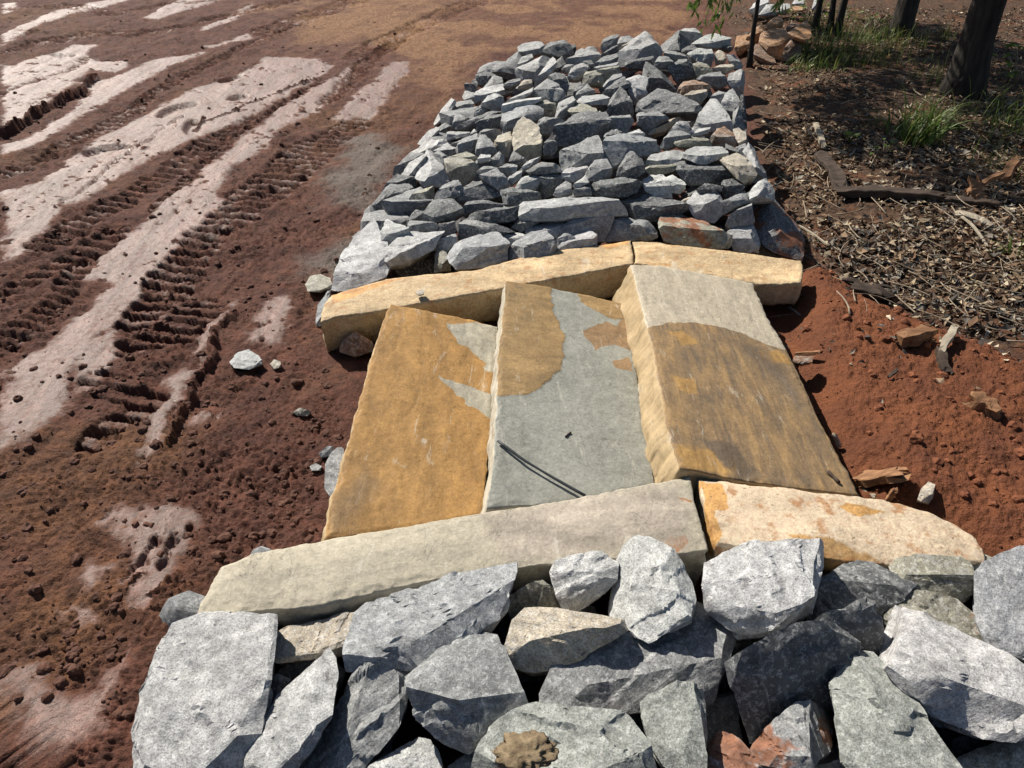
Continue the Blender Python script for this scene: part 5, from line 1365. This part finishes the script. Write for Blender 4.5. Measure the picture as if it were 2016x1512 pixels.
sprig('hanging_branch', 'bright green leafy sprig beside the thin sapling stem', [(1530, 32), (1540, 10), (1528, 20)], np.array([2.3, 6.6, 1.5]), 6.2, n=26)
def broad_plant(label, c, n, size, h):
    p = at1(c[0], c[1], 0.08); p[2] = gz(p[0], p[1])[0]
    a = RNG.uniform(0, 2 * math.pi, n); r = RNG.uniform(0.2, 1, n) * h
    C = np.stack([np.cos(a) * r, np.sin(a) * r, RNG.uniform(0.15, 1.0, n) * h], 1)
    e = link('leafy_plant', None); e.location = p; tag(e, label, 'plant')
    its = [tube(np.stack([t * C[i] + np.array([0, 0, 0.25 * h]) * np.sin(t * math.pi) for t in np.linspace(0, 1, 5)]), np.linspace(0.004, 0.0015, 5), 4) for i in range(min(n, 14))]
    V, F = joinVF(its); link('stems', mesh_from('stems', V, F), M_TWIG, e)
    link('leaves', leaves_mesh(C, np.stack([np.cos(a), np.sin(a), RNG.uniform(-0.4, 0.4, n)], 1), rdir(n) * 0.5 + np.array([0, 0, 1.0]), RNG.uniform(0.8, 1.2, n) * size, RNG.uniform(0.45, 0.6, n) * size), M_LEAF, e)
broad_plant('bright leafy weed among the thin stems at the top edge', (1590, 42), 40, 0.06, 0.22)
broad_plant('green leafy plant at the right edge beside the thick trunk', (2000, 160), 26, 0.10, 0.30)
broad_plant('low green leafy weed between the trunks at the top edge', (1720, 60), 30, 0.06, 0.22)
broad_plant('small two-leafed weed in the litter left of the grass clump', (1672, 272), 5, 0.06, 0.05)
broad_plant('small weed in the litter below the grass clump', (1740, 300), 10, 0.05, 0.10)

def blades(C, H, lean, wid, tint, seg=6):
    n = len(C); a = lean
    t = np.linspace(0, 1, seg + 1)
    V = []; F = []
    sd = np.stack([-a[:, 1], a[:, 0], 0 * a[:, 0]], 1); sd /= np.linalg.norm(sd, axis=1)[:, None] + 1e-9
    sd = sd * 0.8 + rdir(n) * 0.4
    for k in range(seg + 1):
        u = t[k]
        ce = C + np.stack([a[:, 0] * u ** 1.8, a[:, 1] * u ** 1.8, H * (u - 0.28 * u ** 3 * (np.hypot(a[:, 0], a[:, 1]) / H * 1.6))], 1)
        w = (wid * (1 - u ** 2.2) + 0.0004)[:, None] * 0.5
        V += [ce - sd * w, ce + sd * w]
    V = np.stack(V, 1).reshape(-1, 3)
    b = (np.arange(n) * 2 * (seg + 1))[:, None, None]
    q = np.array([[2 * k, 2 * k + 1, 2 * k + 3, 2 * k + 2] for k in range(seg)])[None]
    F = (b + q).reshape(-1, 4)
    me = mesh_from('blades', V, F)
    colattr(me, 'tint', np.repeat(tint, 2 * (seg + 1), axis=0))
    return me
def gtint(n, green=0.75):
    g = RNG.random(n) < green
    T = np.where(g[:, None], np.array([1.0, 1.0, 1.0]), np.array([2.4, 1.5, 2.2])) * RNG.uniform(0.55, 1.35, (n, 1))
    return T
def tuft(label, c, n, h, spread, wid, bias=(0, 0), green=0.8, rad=0.05):
    p = at1(c[0], c[1], 0.08); p[2] = gz(p[0], p[1])[0] - 0.01
    a = RNG.uniform(0, 2 * math.pi, n); H = RNG.uniform(0.45, 1.0, n) * h
    ln = np.stack([np.cos(a), np.sin(a)], 1) * (RNG.uniform(0.15, 1.0, n) * spread)[:, None] + np.array(bias)
    C = np.stack([RNG.normal(0, rad, n), RNG.normal(0, rad, n), 0 * a], 1)
    o = link('grass_tuft', blades(C, H, ln, RNG.uniform(0.5, 1, n) * wid, gtint(n, green)), M_GRASS, loc=p)
    tag(o, label, 'grass', 'grass tufts under the trees')
tuft('largest arching green grass clump in front of the thick tree trunk', (1805, 275), 130, 0.42, 0.30, 0.013, (0.10, 0.03), 0.85, 0.07)
tuft('dark grass clump at the right edge, right of the thick trunk', (1990, 250), 120, 0.40, 0.25, 0.008, (-0.02, 0), 0.8, 0.14)
tuft('grass tuft at the foot of the brown boulders', (1600, 125), 90, 0.16, 0.14, 0.008, (0.05, 0), 0.85, 0.10)
tuft('grass tuft right of the brown boulders', (1640, 100), 110, 0.22, 0.18, 0.008, (0, 0), 0.8, 0.14)
tuft('grass tuft at the foot of the left top-edge trunk', (1720, 78), 110, 0.24, 0.16, 0.008, (0, 0), 0.8, 0.14)
tuft('small grass tuft between the two trunks', (1862, 72), 50, 0.20, 0.08, 0.007, (0, 0), 0.85, 0.05)
tuft('pale green sprouting weed at the right edge above the leaf litter slope', (1995, 492), 16, 0.16, 0.14, 0.011, (0, 0), 1.0, 0.02)
tuft('wispy grass at the left foot of the thick trunk', (1845, 150), 60, 0.26, 0.14, 0.006, (0, 0), 0.7, 0.10)
tuft('wispy grass under the slim leaning tree', (1800, 90), 60, 0.26, 0.16, 0.006, (0, 0), 0.7, 0.14)
tuft('dry grass wisps left of the largest grass clump', (1745, 245), 40, 0.18, 0.18, 0.005, (-0.05, 0), 0.4, 0.06)
tuft('thin grass tuft at the right edge below the dark grass clump', (1975, 330), 40, 0.26, 0.18, 0.006, (-0.08, 0), 0.8, 0.10)
# thin low grass
def low_grass():
    n = 1300
    poly = px('f', '1560,45 1660,30 1760,40 1800,90 1760,140 1640,140 1570,130')
    x = RNG.uniform(1555, 1800, n); y = RNG.uniform(25, 145, n)
    W = at(np.stack([x, y], 1), 0.06)
    k = (poly_sd(at(poly[:, :2], 0.06)[:, :2], W[:, 0], W[:, 1]) + 0.25 * n2(W[:, 0], W[:, 1], 3.0, 3, 3.0)) > 0
    W = W[k]; n = len(W); W[:, 2] = gz(W[:, 0], W[:, 1]) - 0.005
    a = RNG.uniform(0, 2 * math.pi, n); s = RNG.uniform(0.02, 0.12, n)
    o = link('low_grass', blades(W, RNG.uniform(0.05, 0.2, n), np.stack([np.cos(a) * s, np.sin(a) * s], 1), RNG.uniform(0.003, 0.007, n), gtint(n, 0.7), 4), M_GRASS)
    tag(o, 'thin low grass under the trees by the brown boulders', 'grass', None, 'stuff')
low_grass()
# leaf litter and twigs: nobody could count them
def litter():
    n = 26000
    x = RNG.uniform(1440, 2110, n); y = 10 + 720 * RNG.random(n) ** 1.15
    W = at(np.stack([x, y], 1), 0.08)
    n0 = 9000   # even cover nearer the camera
    W2 = np.stack([RNG.uniform(1.2, 3.6, n0), RNG.uniform(2.0, 5.0, n0), np.zeros(n0)], 1)
    W = np.vstack([W, W2])
    z, m1, m2 = ground_eval(W[:, 0].copy(), W[:, 1].copy())
    d = n2(W[:, 0], W[:, 1], 2.2, 3, 6.0)
    keep = RNG.random(len(W)) < m1[:, 2] * sst(0.0, 0.45, poly_sd(LITTER, W[:, 0], W[:, 1]) + 0.12 + 0.2 * d) * sst(-0.45, 0.15, d + 0.1)
    keep |= (m1[:, 3] > 0.5) & (RNG.random(len(W)) < 0.015)
    W = W[keep]; W[:, 2] = z[keep] + RNG.uniform(0.002, 0.02, len(W)); n = len(W)
    pal = np.array([[0.42, 0.33, 0.22], [0.28, 0.19, 0.115], [0.16, 0.092, 0.052], [0.09, 0.056, 0.037], [0.28, 0.25, 0.21], [0.56, 0.47, 0.34], [0.12, 0.105, 0.09]])
    grey = sst(0.0, 0.5, n2(W[:, 0], W[:, 1], 1.3, 2, 31.0) - 0.25 * (W[:, 1] - 3.4))
    i1 = RNG.choice(7, n, p=[0.13, 0.22, 0.28, 0.22, 0.05, 0.05, 0.05]); i2 = RNG.choice(7, n, p=[0.08, 0.10, 0.14, 0.20, 0.16, 0.06, 0.26])
    T = pal[np.where(RNG.random(n) < grey, i2, i1)] * RNG.uniform(0.7, 1.15, (n, 1))
    D = rdir(n) * np.array([1, 1, 0.25]); Nn = rdir(n) * 0.55 + np.array([0, 0, 1.0])
    LL = np.where(RNG.random(n) < 0.25, RNG.uniform(0.04, 0.075, n), RNG.uniform(0.014, 0.042, n))
    me = leaves_mesh(W, D, Nn, LL, LL * RNG.uniform(0.25, 0.6, n), T, 0.35)
    o = link('fallen_leaves', me, M_DRY)
    tag(o, 'dry fallen leaves and bark flakes covering the ground under the trees', 'leaf litter', None, 'stuff')
    its = []
    m = 420
    xs = RNG.uniform(1470, 2060, m); ys = RNG.uniform(80, 700, m)
    P = at(np.stack([xs, ys], 1), 0.08)
    zz, a1, a2 = ground_eval(P[:, 0].copy(), P[:, 1].copy())
    for i in range(m):
        if a1[i, 2] < 0.5 and RNG.random() > 0.12: continue
        L = RNG.uniform(0.05, 0.28); a = RNG.uniform(0, math.pi); b_ = RNG.normal(0, 0.4)
        t = np.linspace(-0.5, 0.5, 5)
        pp = np.stack([P[i, 0] + L * t * math.cos(a) - L * b_ * t ** 2 * math.sin(a), P[i, 1] + L * t * math.sin(a) + L * b_ * t ** 2 * math.cos(a), zz[i] + 0.012 + 0.03 * RNG.random() * (t + 0.5)], 1)
        its.append(tube(pp, np.linspace(1, 0.5, 5) * RNG.uniform(0.0015, 0.0045), 5))
    V, F = joinVF(its)
    o = link('fallen_twigs', mesh_from('fallen_twigs', V, F), M_TWIG)
    tag(o, 'thin dry twigs strewn through the leaf litter', 'twigs', None, 'stuff')
litter()
# crumbs of soil
def clods(name, label, mat, pts, size):
    V0, F0 = ico(2)
    n = len(pts); nv = len(V0)
    lib = []
    for k in range(10):
        e = 1 + 0.55 * fbm(V0 * 1.5 + 7.7 * k, 3) + 0.35 * ridged(V0 * 2.7 + 3.1 * k, 2)
        lib.append(V0 * e[:, None] * np.array([1, RNG.uniform(0.7, 1), RNG.uniform(0.55, 0.85)]))
    lib = np.array(lib)
    a = RNG.uniform(0, 2 * math.pi, n); ca, sa = np.cos(a)[:, None], np.sin(a)[:, None]
    B = lib[RNG.integers(0, 10, n)]
    V = np.stack([B[:, :, 0] * ca - B[:, :, 1] * sa, B[:, :, 0] * sa + B[:, :, 1] * ca, B[:, :, 2]], 2) * size[:, None, None] + pts[:, None, :]
    F = (np.arange(n) * nv)[:, None, None] + F0[None]
    o = link(name, mesh_from(name, V.reshape(-1, 3), F.reshape(-1, 3), smooth=False), mat)
    tag(o, label, 'soil', None, 'stuff')
def mudclods():
    n = 16000
    W = at(np.stack([RNG.uniform(-60, 950, n), 1400 * RNG.random(n) ** 0.9 + 15], 1), 0.0)
    z, m1, m2 = ground_eval(W[:, 0].copy(), W[:, 1].copy())
    clump = n2(W[:, 0], W[:, 1], 3.5, 3, 44.0)
    keep = (m1[:, 2] < 0.1) & (m2[:, 3] < 0.2) & (m1[:, 3] < 0.1) & (RNG.random(n) < np.where(m1[:, 0] > 0.5, 0.05, 0.12 + 0.5 * sst(0.0, 0.4, clump) + 0.25 * m2[:, 2]) * (1 - 0.8 * m1[:, 1]))
    W = W[keep][:5000]; z = z[keep][:5000]
    s = 0.0025 + 0.014 * RNG.random(len(W)) ** 4.5
    W[:, 2] = z + s * 0.1
    clods('mud_clods', 'crumbs of dark mud thrown up along the wheel ruts', M_CLOD, W, s)
    n = 2600
    W = at(np.stack([RNG.uniform(1470, 2080, n), RNG.uniform(470, 1180, n)], 1), 0.06)
    z, m1, m2 = ground_eval(W[:, 0].copy(), W[:, 1].copy())
    near_edge = sst(0.25, -0.05, poly_sd(LITTER, W[:, 0], W[:, 1]) * -1)
    keep = (m1[:, 3] > 0.6) & (m2[:, 3] < 0.5) & (RNG.random(n) < 0.35 + 0.3 * near_edge)
    W = W[keep][:900]; z = z[keep][:900]
    s = 0.0025 + 0.016 * RNG.random(len(W)) ** 4.5
    W[:, 2] = z + s * 0.2
    clods('soil_clods', 'crumbs of red soil beside the right-hand slab', M_REDCLOD, W, s)
mudclods()
# pieces of wood and bark
def plank(name, label, cat, mat, a, b, w, t, za=None, zb=None, bend=0.0, jag=0.25, seed=0, group=None):
    """piece of bark or split wood from pixel a to pixel b; ends at heights za, zb above the ground"""
    pa = at1(a[0], a[1], 0.06); pb = at1(b[0], b[1], 0.06)
    pa = at1(a[0], a[1], gz(pa[0], pa[1])[0] + (za or 0.0)); pb = at1(b[0], b[1], gz(pb[0], pb[1])[0] + (zb or 0.0))
    d = pb - pa; L = np.linalg.norm(d); d /= L
    s = np.cross([0, 0, 1.0], d); s /= np.linalg.norm(s); u = np.cross(d, s)
    n = 14; k = 10
    V = []
    for i in range(n):
        x = i / (n - 1)
        for j in range(k):
            th = 2 * math.pi * (j + 0.5) / k
            sx = math.copysign(abs(math.cos(th)) ** 0.22, math.cos(th)); sy = math.copysign(abs(math.sin(th)) ** 0.22, math.sin(th))
            end = 1.0 - 0.12 * (x < 0.001) - 0.3 * (x > 0.999)
            ex = 1.6 * jag * w * math.sin(j * 1.9 + seed) * ((x < 0.08) - (x > 0.92))
            V.append(pa + d * (x * L + ex) + s * (sx * w / 2 * end * (1 + 0.18 * math.sin(x * 9 + seed + sx))) + u * (sy * t / 2 * end + bend * L * (4 * x * (1 - x))))
    V = np.array(V)
    V += 0.16 * max(w, t) * np.stack([fbm(V * 26 + seed, 3), fbm(V * 26 + 3 + seed, 3), fbm(V * 26 + 7 + seed, 3)], 1)
    F = []
    for i in range(n - 1):
        for j in range(k):
            F.append((i * k + j, i * k + (j + 1) % k, (i + 1) * k + (j + 1) % k, (i + 1) * k + j))
    F.append(tuple(range(k))[::-1]); F.append(tuple((n - 1) * k + j for j in range(k)))
    org = V.mean(0)
    o = link(name, mesh_from(name, V - org, F, smooth=False), mat, loc=org)
    x = Vector(d); 
    tag(o, label, cat, group)
    return o
plank('dark_branch', 'broad dark bark strip lying in the litter left of the grass clump', 'bark', M_DARKWOOD, (1615, 302), (1660, 372), 0.075, 0.03, 0.02, 0.03, 0.02, seed=1)
plank('dry_branch', 'short pale branch stub above the dark bark strip', 'branch', M_PALEWOOD, (1606, 245), (1622, 288), 0.032, 0.03, 0.02, 0.03, 0.0, seed=2)
plank('dark_branch', 'long dark bark slab lying crosswise in the litter', 'bark', M_DARKWOOD, (1655, 378), (1850, 388), 0.07, 0.045, 0.03, 0.03, 0.02, seed=3)
plank('dark_branch', 'dark bark slab at the right of the litter, in line with the long one', 'bark', M_DARKWOOD, (1845, 395), (1965, 405), 0.06, 0.04, 0.01, 0.02, 0.02, seed=4)
plank('dry_branch', 'flat brown board piece standing aslant at the right of the litter', 'wood piece', M_WOOD, (1916, 355), (1936, 400), 0.085, 0.012, 0.10, 0.02, 0.0, seed=5)
plank('dry_branch', 'light brown splint leaning over the flat board piece', 'wood piece', M_WOOD, (1905, 378), (1972, 342), 0.03, 0.02, 0.05, 0.12, 0.02, seed=6)
plank('dark_branch', 'reddish dark stub pointing up at the right edge of the litter', 'bark', M_WOOD, (1975, 352), (2000, 315), 0.05, 0.04, 0.05, 0.14, 0.0, seed=7)
plank('bark_piece', 'grey-green curled bark strip at the right of the litter slope', 'bark', M_PALEWOOD, (1890, 420), (1955, 448), 0.06, 0.02, 0.03, 0.01, 0.03, seed=8)
plank('dry_twig', 'long pale twig curving below the grey-green bark strip', 'twig', M_PALEWOOD, (1890, 425), (1945, 490), 0.010, 0.010, 0.03, 0.01, 0.06, seed=9)
plank('dry_twig', 'pale straight twig beside the big rust-faced rock', 'twig', M_PALEWOOD, (1573, 444), (1628, 482), 0.009, 0.009, 0.01, 0.02, 0.02, seed=10)
plank('bark_piece', 'dark flat bark piece on the red soil right of the slabs', 'bark', M_DARKWOOD, (1678, 566), (1744, 578), 0.10, 0.028, 0.02, 0.02, 0.0, seed=11)
plank('wood_chip', 'split orange-brown wood block beside the front right corner of the slabs', 'wood piece', M_WOOD, (1690, 944), (1774, 934), 0.058, 0.028, 0.02, 0.035, 0.0, seed=12)
plank('wood_chip', 'short brown stick below the split wood block', 'wood piece', M_WOOD, (1748, 985), (1762, 963), 0.018, 0.016, 0.01, 0.03, 0.0, seed=13)
plank('wood_chip', 'grey splinters at the foot of the split wood block', 'wood piece', M_PALEWOOD, (1690, 958), (1722, 976), 0.014, 0.01, 0.01, 0.02, 0.0, seed=14)
plank('dry_twig', 'short brown stick over a reddish stone beside the right slab', 'twig', M_WOOD, (1568, 697), (1612, 694), 0.014, 0.014, 0.035, 0.035, 0.0, seed=15)
plank('dry_branch', 'pale knobbly root stub sticking out of the red soil', 'branch', M_PALEWOOD, (1852, 692), (1880, 645), 0.026, 0.026, 0.02, 0.10, 0.02, seed=16)
plank('dark_branch', 'dark stub at the foot of the pale root', 'branch', M_DARKWOOD, (1850, 690), (1862, 735), 0.03, 0.03, 0.02, 0.0, 0.0, seed=17)
plank('bark_piece', 'thick reddish bark chunk on the red soil left of the pale root', 'bark', M_WOOD, (1778, 668), (1832, 655), 0.05, 0.05, 0.03, 0.04, 0.0, seed=18)
plank('bark_piece', 'long reddish bark chunk on the red soil near the right edge', 'bark', M_WOOD, (1915, 785), (1962, 812), 0.06, 0.045, 0.02, 0.02, 0.0, seed=19)
plank('dry_twig', 'bent pale twig leaning on the right edge of the brown slab', 'twig', M_PALEWOOD, (1642, 855), (1652, 880), 0.012, 0.012, 0.06, 0.02, 0.03, seed=20)
plank('dry_twig', 'thin stick lying in the red soil above the reddish stone', 'twig', M_PALEWOOD, (1553, 605), (1578, 622), 0.009, 0.008, 0.01, 0.01, 0.0, seed=21)
plank('dry_twig', 'dark thin stick lying in the middle of the red soil', 'twig', M_DARKWOOD, (1750, 742), (1766, 728), 0.012, 0.01, 0.01, 0.015, 0.0, seed=22)
def on_slab(name, label, cat, mat, pts, r, zs):
    P = at(np.array(pts, float), np.array(zs))
    t = np.linspace(0, 1, 12); s = np.linspace(0, 1, len(P))
    Q = np.stack([np.interp(t, s, P[:, k]) for k in range(3)], 1)
    V, F = tube(Q - Q[0], np.full(12, r) * (1 + 0.15 * np.sin(t * 9)), 8)
    o = link(name, mesh_from(name, V, F), mat, loc=Q[0]); tag(o, label, cat)
on_slab('dark_line', 'thin dark line running slantwise across the grey-green slab', 'rod', M_DARKLINE, [(980, 868), (1030, 905), (1085, 938), (1152, 976)], 0.0040, [0.196, 0.178, 0.162, 0.143])  # thin dark tube following the dark line on the slab
on_slab('bark_flake', 'dark bark flake on the near right corner of the brown slab', 'bark', M_DARKWOOD, [(1630, 928), (1640, 938), (1652, 950)], 0.005, [0.137, 0.135, 0.133])
on_slab('dry_twig', 'tiny dark twig on the middle of the grey-green slab', 'twig', M_DARKWOOD, [(1113, 860), (1118, 855), (1124, 851)], 0.0025, [0.152, 0.151, 0.150])
# lump of mud on the spotted boulder
def mud_lump():
    c = at1(1035, 1478, 0.245)
    V0, F0 = ico(4)
    e = 0.85 + 0.55 * fbm(V0 * 1.9 + 3, 4) + 0.4 * ridged(V0 * 5 + 1, 3)
    V = V0 * e[:, None] * np.array([0.048, 0.032, 0.007])
    b = simple_material('yellow_mud', (0.10, 0.068, 0.038), (0.29, 0.22, 0.135), 60, 0.9, 0.9, 0.006)
    tag(link('mud_lump', mesh_from('mud_lump', V, F0), b, loc=c), 'crumbly yellowish lump of mud stuck on the broad rounded boulder', 'mud')
mud_lump()
